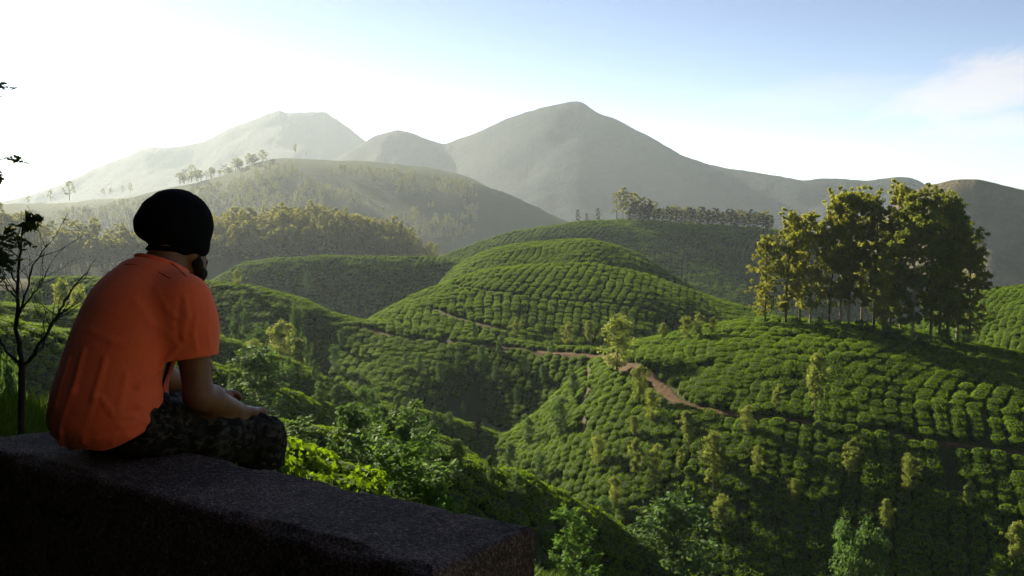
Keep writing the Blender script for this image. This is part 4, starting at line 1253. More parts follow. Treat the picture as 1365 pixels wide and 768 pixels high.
# left: big misty trees in the glare
for u, v, hp, lab in ((95, 262, 34, 'large misty tree rising over the glare beside the hat'), (70, 268, 20, 'lower misty tree before the largest one in the glare'), (40, 268, 16, 'low misty tree in the glare near the photo edge')):
    x, y, z, r = on_layer('dark_hill', u, 0.0)
    put_far('misty_tree', lab, None, FAR[0], x, y, z, 0.7 * hp * r / F, 1.7)

# ------------------------------------------------------------------ signed distance modelling for the man and the wall
class Field:
    def __init__(self, lo, hi, h):
        self.lo, self.h = np.array(lo, float), h
        self.n = np.ceil((np.array(hi) - self.lo) / h).astype(int) + 1
        self.ax = [self.lo[i] + h * np.arange(self.n[i]) for i in range(3)]
        self.d = np.full(self.n, 1.0, np.float32)
    def window(self, lo, hi):
        a = np.clip(np.floor((np.array(lo) - self.lo) / self.h).astype(int), 0, self.n)
        b = np.clip(np.ceil((np.array(hi) - self.lo) / self.h).astype(int) + 1, 0, self.n)
        sl = tuple(slice(a[i], b[i]) for i in range(3))
        G = np.meshgrid(*(self.ax[i][sl[i]] for i in range(3)), indexing='ij')
        return sl, np.stack(G, -1)
    def blend(self, sl, e, k):
        c = self.d[sl]
        if k <= 0:
            self.d[sl] = np.minimum(c, e)
        else:
            hh = np.clip(0.5 + 0.5 * (c - e) / k, 0, 1)
            self.d[sl] = c * (1 - hh) + e * hh - k * hh * (1 - hh)
    def cone(self, a, b, ra, rb, k=0.02):
        a, b = np.array(a, float), np.array(b, float)
        m = max(ra, rb) + k + 0.05
        sl, P = self.window(np.minimum(a, b) - m, np.maximum(a, b) + m)
        if P.size == 0: return
        ab = b - a
        t = np.clip(((P - a) @ ab) / (ab @ ab + 1e-12), 0, 1)
        q = P - a - t[..., None] * ab
        self.blend(sl, np.sqrt((q * q).sum(-1)) - (ra + (rb - ra) * t), k)
    def chain(self, pts, rad, k=0.02):
        for i in range(len(pts) - 1):
            self.cone(pts[i], pts[i + 1], rad[i], rad[i + 1], k)
    def ell(self, c, axes, rad, k=0.03):
        c, A, rad = np.array(c, float), np.array(axes, float), np.array(rad, float)
        m = rad.max() + k + 0.05
        sl, P = self.window(c - m, c + m)
        if P.size == 0: return
        q = (P - c) @ A.T
        k0 = np.sqrt(((q / rad) ** 2).sum(-1))
        k1 = np.sqrt(((q / rad ** 2) ** 2).sum(-1)) + 1e-9
        self.blend(sl, k0 * (k0 - 1) / k1, k)
    def grid(self):
        return np.stack(np.meshgrid(*self.ax, indexing='ij'), -1)
    def mesh(self, name, mats, smooth_iter=2, midx=None):
        d = self.d
        V, Q = surface_net(d)
        V = self.lo + V * self.h
        for _ in range(smooth_iter):
            V = relax(V, Q)
        me = mesh_np(name, V, Q, mats=mats)
        return me, V, Q

def surface_net(d):
    nx, ny, nz = d.shape
    s = d < 0
    c = [s[i:nx - 1 + i, j:ny - 1 + j, k:nz - 1 + k] for i in (0, 1) for j in (0, 1) for k in (0, 1)]
    tot = sum(x.astype(np.int8) for x in c)
    act = (tot > 0) & (tot < 8)
    idx = np.full(act.shape, -1, np.int64)
    I = np.argwhere(act)
    idx[act] = np.arange(len(I))
    acc = np.zeros((len(I), 3)); cnt = np.zeros(len(I))
    corners = [(i, j, k) for i in (0, 1) for j in (0, 1) for k in (0, 1)]
    val = {cc: d[I[:, 0] + cc[0], I[:, 1] + cc[1], I[:, 2] + cc[2]] for cc in corners}
    for a in corners:
        for ax in range(3):
            if a[ax] == 0:
                b = list(a); b[ax] = 1; b = tuple(b)
                va, vb = val[a], val[b]
                x = (va < 0) != (vb < 0)
                t = np.where(x, va / np.where(x, va - vb, 1), 0)
                p = np.tile(np.array(a, float), (len(I), 1)); p[:, ax] += t
                acc[x] += p[x]; cnt[x] += 1
    V = I + acc / cnt[:, None]
    quads = []
    for ax in range(3):
        sl0 = [slice(1, None)] * 3; sl1 = [slice(1, None)] * 3
        e0 = [slice(1, -1)] * 3; e1 = [slice(1, -1)] * 3
        e0[ax] = slice(0, -1); e1[ax] = slice(1, None)
        a, b = s[tuple(e0)], s[tuple(e1)]
        x = np.argwhere(a != b)
        if len(x) == 0: continue
        inside = a[tuple(x.T)]
        o1, o2 = [k for k in range(3) if k != ax]
        base = x.copy(); base[:, o1] += 1; base[:, o2] += 1
        def cell(da, db):
            q = base.copy(); q[:, o1] -= da; q[:, o2] -= db
            return idx[tuple(q.T)]
        q = np.stack([cell(1, 1), cell(0, 1), cell(0, 0), cell(1, 0)], -1)
        flip = inside if ax != 1 else ~inside
        q[~flip] = q[~flip][:, ::-1]
        quads.append(q)
    return V, np.vstack(quads)

def relax(V, Q, w=0.5):
    acc = np.zeros_like(V); cnt = np.zeros(len(V))
    for a in range(4):
        np.add.at(acc, Q[:, a], V[Q[:, (a + 1) % 4]]); np.add.at(acc, Q[:, a], V[Q[:, (a + 3) % 4]])
        np.add.at(cnt, Q[:, a], 2)
    return V * (1 - w) + w * acc / np.maximum(cnt, 1)[:, None]

# ------------------------------------------------------------------ the stone wall
NRM = np.array([0.55, 0.835]); NRM /= np.linalg.norm(NRM)
ALONG = np.array([-NRM[1], NRM[0]])
TOP_Z = 0.776
def build_wall():
    # outline of the top, seen from above
    poly = np.array([unproject(577, 764, 1)[:2]] * 1)
    def on_top(u, v):
        x, y, z = unproject(u, v, 1.0)
        k = (TOP_Z - CAM_Z) / (z - CAM_Z)
        return np.array([x * k, y * k])
    A, B = on_top(577, 765), on_top(713, 702)
    n0 = 1.60
    fl = np.array([-1.86, (n0 * 1.0 + 0.55 * 1.86) / 0.835])
    b1 = np.array([-1.44, 3.255]); b2 = on_top(0, 581)
    pts = [A, B, b1, b2, np.array([-1.80, 3.105])]
    bottom = -1.5
    # fine mesh: a ring of points round the outline, rows downward, and a filled top
    per = []
    for i in range(len(pts)):
        a, b = pts[i], pts[(i + 1) % len(pts)]
        m = max(2, int(np.linalg.norm(b - a) / 0.012))
        for t in range(m): per.append(a + (b - a) * t / m)
    per = np.array(per); n = len(per)
    ctr = per.mean(0)
    # inward direction for the worn edge
    nx = np.roll(per, -1, 0) - np.roll(per, 1, 0); nx /= np.linalg.norm(nx, axis=1, keepdims=True)
    inn = np.stack([-nx[:, 1], nx[:, 0]], -1)
    rows = []
    zs = [(0.055, 0.0), (0.03, 0.0), (0.016, 0.0), (0.007, -0.003), (0.002, -0.009), (0.0, -0.016)]
    V = []
    levels = np.concatenate([np.linspace(bottom, TOP_Z - 0.35, 8), np.linspace(TOP_Z - 0.33, TOP_Z - 0.06, 22)])
    def nz(p, z, amp, sc): return amp * fbm(p[:, 0] * sc, p[:, 1] * sc, z * sc, 3)
    for z in levels:
        V.append(np.column_stack([per - inn * (nz(per, z, 0.004, 14) - 0.001)[:, None], np.full(n, z)]))
    chip = np.clip(fbm(per[:, 0] * 9, per[:, 1] * 9, 3.0, 3) - 0.12, 0, 1) * 0.035
    for dz, off in zs:
        off2 = -off + chip * np.clip(1 - dz / 0.03, 0, 1)
        V.append(np.column_stack([per + inn * (off2 + np.abs(nz(per, dz, 0.006, 40)))[:, None], np.full(n, TOP_Z - dz) - chip * 0.6 * (dz < 0.01)]))
    # top: shrink towards the long axis
    K = 16
    p0, p1 = (A + B) / 2, (b1 + np.array([-1.80, 3.105])) / 2
    ax = (p1 - p0); L = np.linalg.norm(ax); ax /= L
    base = V[-1][:, :2]
    t = np.clip((base - p0) @ ax, 0.12, L - 0.10)
    tgt = p0 + t[:, None] * ax
    for k in range(1, K + 1):
        f = k / K
        p = base * (1 - f) + tgt * f
        z = TOP_Z + 0.0035 * fbm(p[:, 0] * 6, p[:, 1] * 6, 0, 3) + 0.0022 * fbm(p[:, 0] * 60, p[:, 1] * 60, 5, 2)
        V.append(np.column_stack([p, z]))
    V = np.array(V); m = len(V)
    i = np.arange(m - 1)[:, None]; j = np.arange(n)[None, :]
    f = np.stack([i * n + j, i * n + (j + 1) % n, (i + 1) * n + (j + 1) % n, (i + 1) * n + j], -1).reshape(-1, 4)
    t = NT('rough_concrete')
    c = t.coords('Object')
    n1 = t.noise(c, 3.0, 6, 0.65, 0.5)
    n2 = t.noise(c, 110, 3, 0.6)
    n3 = t.voronoi(c, 170)
    n4 = t.noise(c, 14, 5, 0.7)
    col = t.ramp(n1, [(0.32, (0.10, 0.073, 0.064)), (0.52, (0.21, 0.155, 0.138)), (0.70, (0.29, 0.205, 0.172))])
    col = t.mix(t.ramp(n2, [(0.45, (0, 0, 0)), (0.62, (1, 1, 1))]), t.mix(0.7, col, (0.010, 0.008, 0.008)), col)
    col = t.mix(t.ramp(n2, [(0.66, (0, 0, 0)), (0.74, (1, 1, 1))]), col, (0.46, 0.40, 0.37))
    col = t.mix(t.math('MULTIPLY', t.ramp(n4, [(0.5, (0, 0, 0)), (0.66, (1, 1, 1))]), 0.5), col, (0.012, 0.011, 0.012))
    hgt = t.math('ADD', t.math('MULTIPLY', n2, 0.7), t.math('MULTIPLY', n3, 0.6))
    t.principled(col, 0.88, 0.2, t.bump(hgt, 1.0, 0.012))
    o = link('stone_wall', mesh_np('stone_wall', V.reshape(-1, 3), f, t.m), label='dark rough concrete parapet wall the man sits on', cat='wall')
    # worn yellow arrow and ring painted on the face towards the camera
    P = NT('worn_yellow_paint')
    c = P.coords('Object')
    nn = P.noise(c, 40, 4, 0.7)
    P.principled(P.mix(P.ramp(nn, [(0.40, (0, 0, 0)), (0.6, (1, 1, 1))]), (0.022, 0.019, 0.016), (0.060, 0.044, 0.010)), 0.9, 0.1)
    def on_face(u, v):
        d = np.array(unproject(u, v, 1.0)) - np.array([0, 0, CAM_Z])
        A3 = np.array([*A, 0])
        k = (A @ NRM - 0.006) / (d[:2] @ NRM)
        return np.array([0, 0, CAM_Z]) + d * k
    def stroke(px, w=0.009):
        p = np.array([on_face(*q) for q in px])
        n3 = np.array([NRM[0], NRM[1], 0])
        tg = np.gradient(p, axis=0); tg /= np.linalg.norm(tg, axis=1, keepdims=True)
        sd_ = np.cross(tg, n3)
        ww = w * (0.8 + 0.4 * rng.random(len(p)))[:, None]
        Vv = np.stack([p - sd_ * ww, p + sd_ * ww], 1).reshape(-1, 3)
        ff = np.array([[2 * q, 2 * q + 1, 2 * q + 3, 2 * q + 2] for q in range(len(p) - 1)])
        return Vv, ff
    def dense(px): 
        px = np.array(px, float); q = np.linspace(0, len(px) - 1, len(px) * 5)
        return np.stack([np.interp(q, np.arange(len(px)), px[:, k]) for k in (0, 1)], -1)
    arrow = merge([stroke(dense([(64, 664), (52, 676), (60, 688)])), stroke(dense([(54, 677), (75, 684), (100, 692)])), stroke(dense([(98, 678), (108, 694), (95, 711)]))])
    link('painted_arrow', mesh_np('painted_arrow', *arrow, P.m), o)
    ringp = stroke(dense([(70 + 8 * math.cos(a), 738 + 11 * math.sin(a)) for a in np.linspace(0.4, 5.6, 10)]), 0.006)
    link('painted_ring', mesh_np('painted_ring', *ringp, P.m), o)
    return o
build_wall()

# ------------------------------------------------------------------ the man
def build_man():
    az = R(35)
    f = np.array([math.sin(az), math.cos(az), 0]); rt = np.array([math.cos(az), -math.sin(az), 0]); up = np.array([0, 0, 1.0])
    P = np.array([-1.168, 2.93, 0.876])
    def B(fr, sr, z): return P + f * fr + rt * sr + up * (z)
    N = B(0.165, 0.0, 0.438)
    SR = np.array([-0.967, 2.935, 1.232]); SL = B(0.150, -0.165, 0.325)
    ER = np.array([-0.932, 2.915, 0.950]); WR = np.array([-0.868, 3.105, 0.862])
    EL = np.array([-1.215, 3.245, 0.965]); WL = np.array([-1.085, 3.44, 0.862])
    HR, HL = B(0, 0.092, 0.0), B(0, -0.092, 0.0)
    KR, KL = np.array([-0.825, 3.195, 0.750]), np.array([-1.03, 3.385, 0.762])
    AR, AL = np.array([-0.84, 3.235, 0.33]), np.array([-1.05, 3.42, 0.34])
    HC = N + f * 0.060 + rt * 0.0 + up * 0.098              # centre of the head
    hz = R(27)
    hf = np.array([math.sin(hz) * 0.98, math.cos(hz) * 0.98, -0.18]); hf /= np.linalg.norm(hf)
    hr = np.array([math.cos(hz), -math.sin(hz), 0])
    hu = np.cross(hr, hf)
    def H(a, b, c): return HC + hf * a + hr * b + hu * c
    tl = B(0.165, 0, 0.438) - P; tl /= np.linalg.norm(tl)       # axis of the leaning trunk
    tf = f - tl * (f @ tl); tf /= np.linalg.norm(tf)
    AXT = np.array([rt, tf, np.cross(rt, tf)])
    def trunk(F_, g=0.0):
        F_.ell(B(-0.005, 0, 0.02), AXT, (0.150 + g, 0.110 + g, 0.115 + g), 0.05)
        F_.ell(B(0.0, 0, 0.15), AXT, (0.142 + g, 0.108 + g, 0.13 + g), 0.06)
        F_.ell(B(0.035, 0, 0.265), AXT, (0.150 + g, 0.115 + g, 0.14 + g), 0.06)
        F_.ell(B(0.072, 0.0, 0.345), AXT, (0.140 + g, 0.102 + g, 0.10 + g), 0.06)
        F_.cone(SL - up * 0.005, SR - up * 0.005, 0.054 + g, 0.054 + g, 0.05)
        F_.cone(B(0.130, -0.075, 0.378), B(0.130, 0.075, 0.378), 0.045 + g, 0.045 + g, 0.06)
        F_.cone(B(0.125, 0, 0.40), N, 0.085 + g, 0.06 + g, 0.05)
    # ---- body, one surface
    Bd = Field((-1.62, 2.50, -0.02 + 0.2), (-0.50, 3.95, 1.66), 0.0056)
    trunk(Bd)
    Bd.chain([N - up * 0.02, HC - hf * 0.035 - hu * 0.05], [0.062, 0.060], 0.03)
    # head
    AH = np.array([hr, hf, hu])
    Bd.ell(H(-0.004, 0, 0.030), AH, (0.072, 0.090, 0.084), 0.02)
    Bd.ell(H(0.035, 0, -0.035), AH, (0.062, 0.062, 0.085), 0.03)
    Bd.cone(H(0.060, 0.028, -0.092), H(0.080, 0.0, -0.100), 0.022, 0.022, 0.03)
    Bd.cone(H(0.060, -0.028, -0.092), H(0.080, 0.0, -0.100), 0.022, 0.022, 0.03)
    Bd.cone(H(0.0, 0.058, -0.055), H(0.060, 0.030, -0.095), 0.020, 0.018, 0.02)
    Bd.cone(H(0.0, -0.058, -0.055), H(0.060, -0.030, -0.095), 0.020, 0.018, 0.02)
    Bd.cone(H(0.092, 0, 0.012), H(0.112, 0, -0.030), 0.009, 0.015, 0.012)            # nose
    Bd.cone(H(0.082, -0.035, 0.020), H(0.082, 0.035, 0.020), 0.014, 0.014, 0.015)     # brow
    Bd.cone(H(0.086, -0.020, -0.062), H(0.086, 0.020, -0.062), 0.009, 0.009, 0.008)   # mouth
    for sg in (-1, 1):
        Bd.ell(H(0.070, sg * 0.030, 0.0), AH, (0.014, 0.012, 0.010), 0.006)           # eyes
        Bd.ell(H(-0.012, sg * 0.069, -0.010), AH, (0.008, 0.016, 0.028), 0.006)       # ears
    # arms
    def arm(S, E, W, side):
        m = (S + E) / 2
        Bd.chain([S, m + np.array([0, 0, 0.02]), E], [0.058, 0.050, 0.041], 0.03)
        ff = E + (W - E) * 0.30
        Bd.chain([E, ff, W], [0.041, 0.043, 0.027], 0.025)
    arm(SR, ER, WR, 1); arm(SL, EL, WL, -1)
    def hand(W, d, lat, thumb_side, nrm, spread=1.0):
        d = d / np.linalg.norm(d); lat = lat / np.linalg.norm(lat)
        palm = W + d * 0.055
        A_ = np.array([lat, d, nrm])
        Bd.ell(palm, A_, (0.042, 0.056, 0.017), 0.02)
        for q, (o, L) in enumerate(((-0.031, 0.072), (-0.011, 0.082), (0.011, 0.078), (0.030, 0.062))):
            a = W + d * 0.095 + lat * o
            dd = d + lat * o * 3.0 * spread
            dd = dd / np.linalg.norm(dd)
            b = a + dd * L * 0.45 + nrm * 0.004
            c = b + (dd * 0.85 - nrm * 0.42) * L * 0.33
            e = c + (dd * 0.62 - nrm * 0.72) * L * 0.26
            Bd.chain([a, b, c, e], [0.0098, 0.0090, 0.0082, 0.0070], 0.006)
        a = W + d * 0.028 + lat * thumb_side * 0.026
        b = a + (d * 0.6 + lat * thumb_side * 0.75) * 0.040
        c = b + (d * 0.9 + lat * thumb_side * 0.3 - nrm * 0.25) * 0.030
        Bd.chain([a, b, c], [0.014, 0.0105, 0.0085], 0.010)
    dR = np.array([0.12, 0.95, -0.20]); latR = np.cross(dR, up)
    nR = np.cross(latR / np.linalg.norm(latR), dR / np.linalg.norm(dR))
    hand(WR, dR, latR, -1, nR)
    dL = np.array([0.52, 0.80, -0.25]); latL = np.cross(dL, up); nL = np.cross(latL / np.linalg.norm(latL), dL / np.linalg.norm(dL))
    hand(WL, dL, latL, 1, nL)
    # legs and feet
    for HJ, K, A_ in ((HR, KR, AR), (HL, KL, AL)):
        Bd.chain([HJ - up * 0.01, HJ + (K - HJ) * 0.5 - up * 0.01, K], [0.088, 0.078, 0.060], 0.04)
        m = K + (A_ - K) * 0.33
        Bd.chain([K, m - f * 0.012, A_], [0.056, 0.054, 0.036], 0.03)
        Bd.cone(A_ - f * 0.03 - up * 0.05, A_ - up * 0.055 + f * 0.05, 0.034, 0.036, 0.03)
        Bd.cone(A_ - up * 0.055 + f * 0.05, A_ - up * 0.075 + f * 0.15, 0.036, 0.026, 0.03)
    def seat_cut(F_, lift=0.0015):
        G0 = F_.ax[0][:, None] * NRM[0] + F_.ax[1][None, :] * NRM[1]
        on = (G0 < 1.945)[:, :, None]
        zc = (TOP_Z + lift - F_.ax[2])[None, None, :]
        F_.d = np.where(on, np.maximum(F_.d, zc), F_.d).astype(np.float32)
    seat_cut(Bd)
    t = NT('skin')
    c = t.coords('Object')
    n = t.noise(c, 30, 4, 0.6); n2 = t.noise(c, 160, 2, 0.6)
    t.principled(t.mix(n, (0.125, 0.055, 0.030), (0.20, 0.098, 0.058)), 0.5, 0.35, t.bump(n2, 0.25, 0.002), **{'Subsurface Weight': 0.06, 'Subsurface Radius': (0.02, 0.008, 0.004)})
    skin = t.m
    me, _, _ = Bd.mesh('person', [skin], 2)
    man = link('person', me, label='man in orange t-shirt and black beanie sitting on the wall with his back turned', cat='person')

    # ---- t-shirt
    S = Field((-1.56, 2.62, 0.75), (-0.72, 3.40, 1.42), 0.0040)
    trunk(S, 0.012)
    # looser cloth: blouse over the lower back and a wide hem
    S.ell(B(-0.040, 0.0, 0.13), AXT, (0.162, 0.122, 0.15), 0.06)
    S.ell(B(-0.045, -0.015, 0.03), AXT, (0.184, 0.136, 0.11), 0.06)
    S.ell(B(-0.038, -0.022, -0.03), AXT, (0.196, 0.140, 0.08), 0.05)
    S.ell(B(0.022, 0.006, 0.24), AXT, (0.152, 0.124, 0.14), 0.06)
    S.chain([SR + np.array([-0.01, 0, 0.0]), SR + (ER - SR) * 0.28, SR + (ER - SR) * 0.62], [0.072, 0.074, 0.073], 0.05)
    S.chain([SL, SL + (EL - SL) * 0.3, SL + (EL - SL) * 0.62], [0.070, 0.072, 0.074], 0.05)
    sl, G = S.window(S.lo, S.lo + S.n * S.h)
    d = S.d
    # folds of the cloth
    def fold(pts, amp, w):
        nonlocal d
        pts = np.array(pts, float)
        for a, b in zip(pts[:-1], pts[1:]):
            lo, hi = np.minimum(a, b) - 3 * w, np.maximum(a, b) + 3 * w
            s_, g = S.window(lo, hi)
            if g.size == 0: continue
            ab = b - a
            t_ = np.clip(((g - a) @ ab) / (ab @ ab), 0, 1)
            q = g - a - t_[..., None] * ab
            dist = np.sqrt((q * q).sum(-1))
            d[s_] = d[s_] - amp * np.exp(-(dist / w) ** 2) 
    def surf(u, v, dep):                          # a point of the back under a pixel, at a depth
        x, y, z = unproject(u, v, dep)
        return np.array([x, y, z])
    def on_back(u, v):
        o = np.array([0, 0, CAM_Z]); dr = surf(u, v, 1.0) - o; dr /= np.linalg.norm(dr)
        tt_ = np.linspace(2.55, 3.5, 400)
        p = o + dr * tt_[:, None]
        ii = np.clip(np.round((p - S.lo) / S.h).astype(int), 0, S.n - 1)
        vals = base[ii[:, 0], ii[:, 1], ii[:, 2]]
        k = int(np.argmax(vals < 0)) if (vals < 0).any() else int(np.argmin(vals))
        return p[k]
    base = d.copy()
    folds = [([(112, 470), (98, 520), (82, 575), (78, 600)], 0.014, 0.012), ([(140, 480), (126, 530), (112, 590)], 0.012, 0.012),
             ([(168, 500), (160, 545), (150, 590)], 0.006, 0.012), ([(92, 480), (76, 540), (66, 590)], 0.008, 0.010),
             ([(150, 548), (185, 540), (218, 522)], 0.014, 0.010), ([(160, 568), (195, 562), (222, 545)], 0.015, 0.010), ([(175, 585), (205, 572), (224, 560)], 0.008, 0.009),
             ([(135, 530), (150, 552), (180, 556)], 0.007, 0.011),
             ([(238, 462), (215, 490), (185, 515)], 0.011, 0.012), ([(236, 440), (205, 455), (170, 462)], 0.005, 0.014), ([(238, 478), (222, 510), (205, 535)], 0.008, 0.010),
             ([(240, 400), (236, 430), (238, 455)], -0.004, 0.011), ([(246, 395), (250, 420), (244, 450)], 0.005, 0.009), ([(262, 420), (258, 445), (262, 466)], 0.004, 0.009), ([(278, 410), (276, 440), (280, 464)], 0.004, 0.008),
             ([(180, 400), (200, 430), (225, 445)], 0.003, 0.016), ([(210, 385), (222, 410), (236, 425)], 0.004, 0.012), ([(120, 440), (150, 455), (190, 455)], 0.003, 0.016),
             ([(100, 590), (130, 585), (170, 580)], 0.006, 0.010), ([(75, 560), (90, 590), (88, 605)], -0.003, 0.008)]
    for px, amp, w in folds:
        fold([on_back(*q) for q in px], amp * 0.75, w * 0.68)
    # seam of the yoke across the shoulders and down the sleeve
    for px in ([(168, 352), (196, 357), (222, 367), (243, 382), (256, 378)],):
        pp = [on_back(*q) for q in px]
        seam_pts = pp
    wr = 0.0035 * fbm(G[..., 0] * 9 + G[..., 2] * 5, G[..., 1] * 9, G[..., 2] * 7, 3)
    d = d + wr * np.clip((1.25 - G[..., 2]) / 0.3, 0.15, 1)
    def cut(d_, pt, n_):
        n_ = np.array(n_) / np.linalg.norm(n_)
        return np.maximum(d_, (G - np.array(pt)) @ n_)
    # sleeve ends: cut only near the arms
    def sleeve_cut(d_, Sj, E, q):
        ax_ = (E - Sj) / np.linalg.norm(E - Sj)
        p0 = Sj + (E - Sj) * q
        rel = G - p0
        along = rel @ ax_
        rad = np.sqrt(np.maximum((rel * rel).sum(-1) - along ** 2, 0))
        return np.where(rad < 0.098, np.maximum(d_, along), d_)
    out = d
    inner = -(np.maximum(base, d) + 0.012)
    shell = np.maximum(out, inner)
    shell = sleeve_cut(shell, SR, ER, 0.60); shell = sleeve_cut(shell, SL, EL, 0.60)
    # hem: sinks at the back, rises over the lap
    hem = (G - B(-0.14, 0, -0.070)) @ (np.array([0, 0, -1.0]) + 0.40 * f + 0.16 * rt) + 0.008 * np.sin(((G - P) @ rt) * 34 + 1.0) + 0.006 * np.sin(((G - P) @ f) * 27)
    shell = np.maximum(shell, hem)
    # neck opening
    nd = N - (HC - hf * 0.035)
    ncut = (G - (N + up * 0.022 - f * 0.012)) @ ((up * 0.90 + f * 0.42) / 0.993)
    shell = np.maximum(shell, ncut)
    S.d = np.maximum(shell, TOP_Z + 0.004 - G[..., 2]).astype(np.float32)
    t = NT('orange_cotton')
    c = t.coords('Object')
    n = t.noise(c, 7, 4, 0.6); wv = t.noise(c, 600, 2, 0.5)
    t.principled(t.mix(n, (0.80, 0.140, 0.055), (0.88, 0.165, 0.065)), 0.85, 0.2, t.bump(t.math('ADD', t.math('MULTIPLY', wv, 0.3), t.noise(c, 38, 4, 0.62, 1.2)), 0.35, 0.006), **{'Sheen Weight': 0.15, 'Sheen Roughness': 0.5})
    me, sv, sq = S.mesh('t_shirt', [t.m], 2)
    shirt = link('t_shirt', me, man)
    # seams: thin raised threads laid on the cloth
    def on_cloth(u, v):
        o_ = np.array([0, 0, CAM_Z]); dr = surf(u, v, 1.0) - o_; dr /= np.linalg.norm(dr)
        rel = sv - o_
        al = rel @ dr
        dist = np.linalg.norm(rel - al[:, None] * dr, axis=1)
        near = dist < 0.009
        if not near.any(): near = dist < dist.min() + 0.004
        a0 = al[near].min()
        w_ = near & (al < a0 + 0.03)
        return o_ + dr * (np.average(al[w_], weights=1 / (dist[w_] + 0.002)) - 0.0017)
    ts = NT('orange_thread'); ts.principled((0.50, 0.062, 0.018), 0.9, 0.1)
    seams = []
    for px in ([(166, 352), (182, 353), (198, 357), (214, 364), (228, 372), (240, 382), (247, 389)], [(196, 340), (214, 344), (232, 353), (246, 366), (253, 376), (248, 388), (243, 400), (238, 418), (236, 438)]):
        q = np.array(px, float); k_ = np.linspace(0, len(q) - 1, 6 * len(q))
        q = np.stack([np.interp(k_, np.arange(len(q)), q[:, c_]) for c_ in (0, 1)], -1)
        pp = np.array([on_cloth(*z_) for z_ in q])
        for _ in range(3): pp[1:-1] = 0.25 * pp[:-2] + 0.5 * pp[1:-1] + 0.25 * pp[2:]
        seams.append(tube(pp, np.full(len(pp), 0.0017), 5))
    link('seam', mesh_np('seam', *merge(seams), ts.m), shirt)
    # ribbed collar
    cr = []
    cn = (up * 0.90 + f * 0.42) / 0.993
    c0 = N + up * 0.014 - f * 0.008
    e1 = rt; e2 = np.cross(cn, rt)
    for a in np.linspace(0, 2 * math.pi, 49)[:-1]:
        cr.append(c0 + e1 * 0.076 * math.cos(a) + e2 * 0.080 * math.sin(a))
    Cf = Field(c0 - 0.14, c0 + 0.14, 0.0036)
    for q in range(48): Cf.cone(cr[q], cr[(q + 1) % 48], 0.0075, 0.0075, 0.0)
    me, _, _ = Cf.mesh('collar', [t.m], 1)
    link('collar', me, man)

    # ---- shorts
    T = Field((-1.60, 2.50, 0.55), (-0.60, 3.60, 1.06), 0.0056)
    T.ell(B(-0.008, 0, 0.015), AXT, (0.164, 0.122, 0.118), 0.05)
    T.ell(B(-0.02, 0, 0.085), AXT, (0.130, 0.090, 0.05), 0.04)
    for HJ, K in ((HR, KR), (HL, KL)):
        d_ = (K - HJ) / np.linalg.norm(K - HJ)
        T.chain([HJ - up * 0.005, HJ + (K - HJ) * 0.5 - up * 0.008, K + d_ * 0.01], [0.096, 0.089, 0.072], 0.05)
        T.chain([K, K - up * 0.10 + f * 0.005], [0.070, 0.072], 0.04)
    sl, G = T.window(T.lo, T.lo + T.n * T.h)
    wr = 0.006 * fbm(G[..., 0] * 16, G[..., 1] * 16, G[..., 2] * 22, 3) + 0.003 * np.sin(((G - HR) @ (KR - HR)) * 220 + 6 * vnoise(G[..., 0] * 9, G[..., 1] * 9, G[..., 2] * 9))
    T.d = (T.d + wr).astype(np.float32)
    T.d = np.maximum(np.maximum(T.d, -(T.d + 0.012)), (0.655 - G[..., 2])).astype(np.float32)
    seat_cut(T, 0.001)
    t = NT('camouflage_cloth')
    c = t.coords('Object', (1.0, 1.0, 1.5))
    a = t.noise(c, 16, 3, 0.55, 1.2); b = t.noise(c, 23, 3, 0.55, 1.5); e = t.noise(c, 34, 2, 0.5, 1.0); wv = t.noise(c, 500, 2)
    col = t.mix(t.ramp(a, [(0.50, (0, 0, 0)), (0.53, (1, 1, 1))]), (0.006, 0.006, 0.006), (0.020, 0.019, 0.017))
    col = t.mix(t.ramp(b, [(0.55, (0, 0, 0)), (0.58, (1, 1, 1))]), col, (0.046, 0.043, 0.038))
    col = t.mix(t.ramp(e, [(0.60, (0, 0, 0)), (0.63, (1, 1, 1))]), col, (0.006, 0.007, 0.009))
    t.principled(col, 0.9, 0.15, t.bump(wv, 0.3, 0.001))
    me, _, _ = T.mesh('shorts', [t.m], 2)
    link('shorts', me, man)

    # ---- knitted hat, slouching behind
    K_ = Field(HC - 0.24, HC + 0.24, 0.0036)
    K_.ell(H(0.002, 0, 0.040), AH, (0.089, 0.105, 0.096), 0.03)
    K_.ell(H(-0.082, -0.006, 0.022), AH, (0.078, 0.074, 0.058), 0.05)
    K_.ell(H(-0.040, 0.0, 0.062), AH, (0.084, 0.085, 0.072), 0.05)
    K_.ell(H(0.002, 0, -0.024), AH, (0.086, 0.096, 0.062), 0.02)
    sl, G = K_.window(K_.lo, K_.lo + K_.n * K_.h)
    rel = G - HC
    lf, lr_, lu = rel @ hf, rel @ hr, rel @ hu
    d = K_.d
    tilt = lu + 0.30 * lf * 0 + 0.0
    # folds where the slack cloth bunches above the band at the nape
    ww = np.clip((-lf - 0.02) / 0.05, 0, 1)
    d = d - 0.006 * np.exp(-((lu + 0.052) / 0.009) ** 2) * ww + 0.007 * np.exp(-((lu + 0.034) / 0.007) ** 2) * ww
    d = d + 0.0060 * fbm(G[..., 0] * 17, G[..., 1] * 17, G[..., 2] * 22, 3) * np.clip(0.4 - lf / 0.10, 0.15, 1)
    ang = np.arctan2(lr_, lf + 0.02)
    d = d + 0.0008 * np.sin(ang * 70)
    shell = np.maximum(d, -(d + 0.020))
    shell = np.maximum(shell, -(lu + 0.066 - 0.20 * (lf + 0.02)))
    K_.d = shell.astype(np.float32)
    t = NT('black_knit')
    c = t.coords('Object'); wv = t.noise(c, 420, 2)
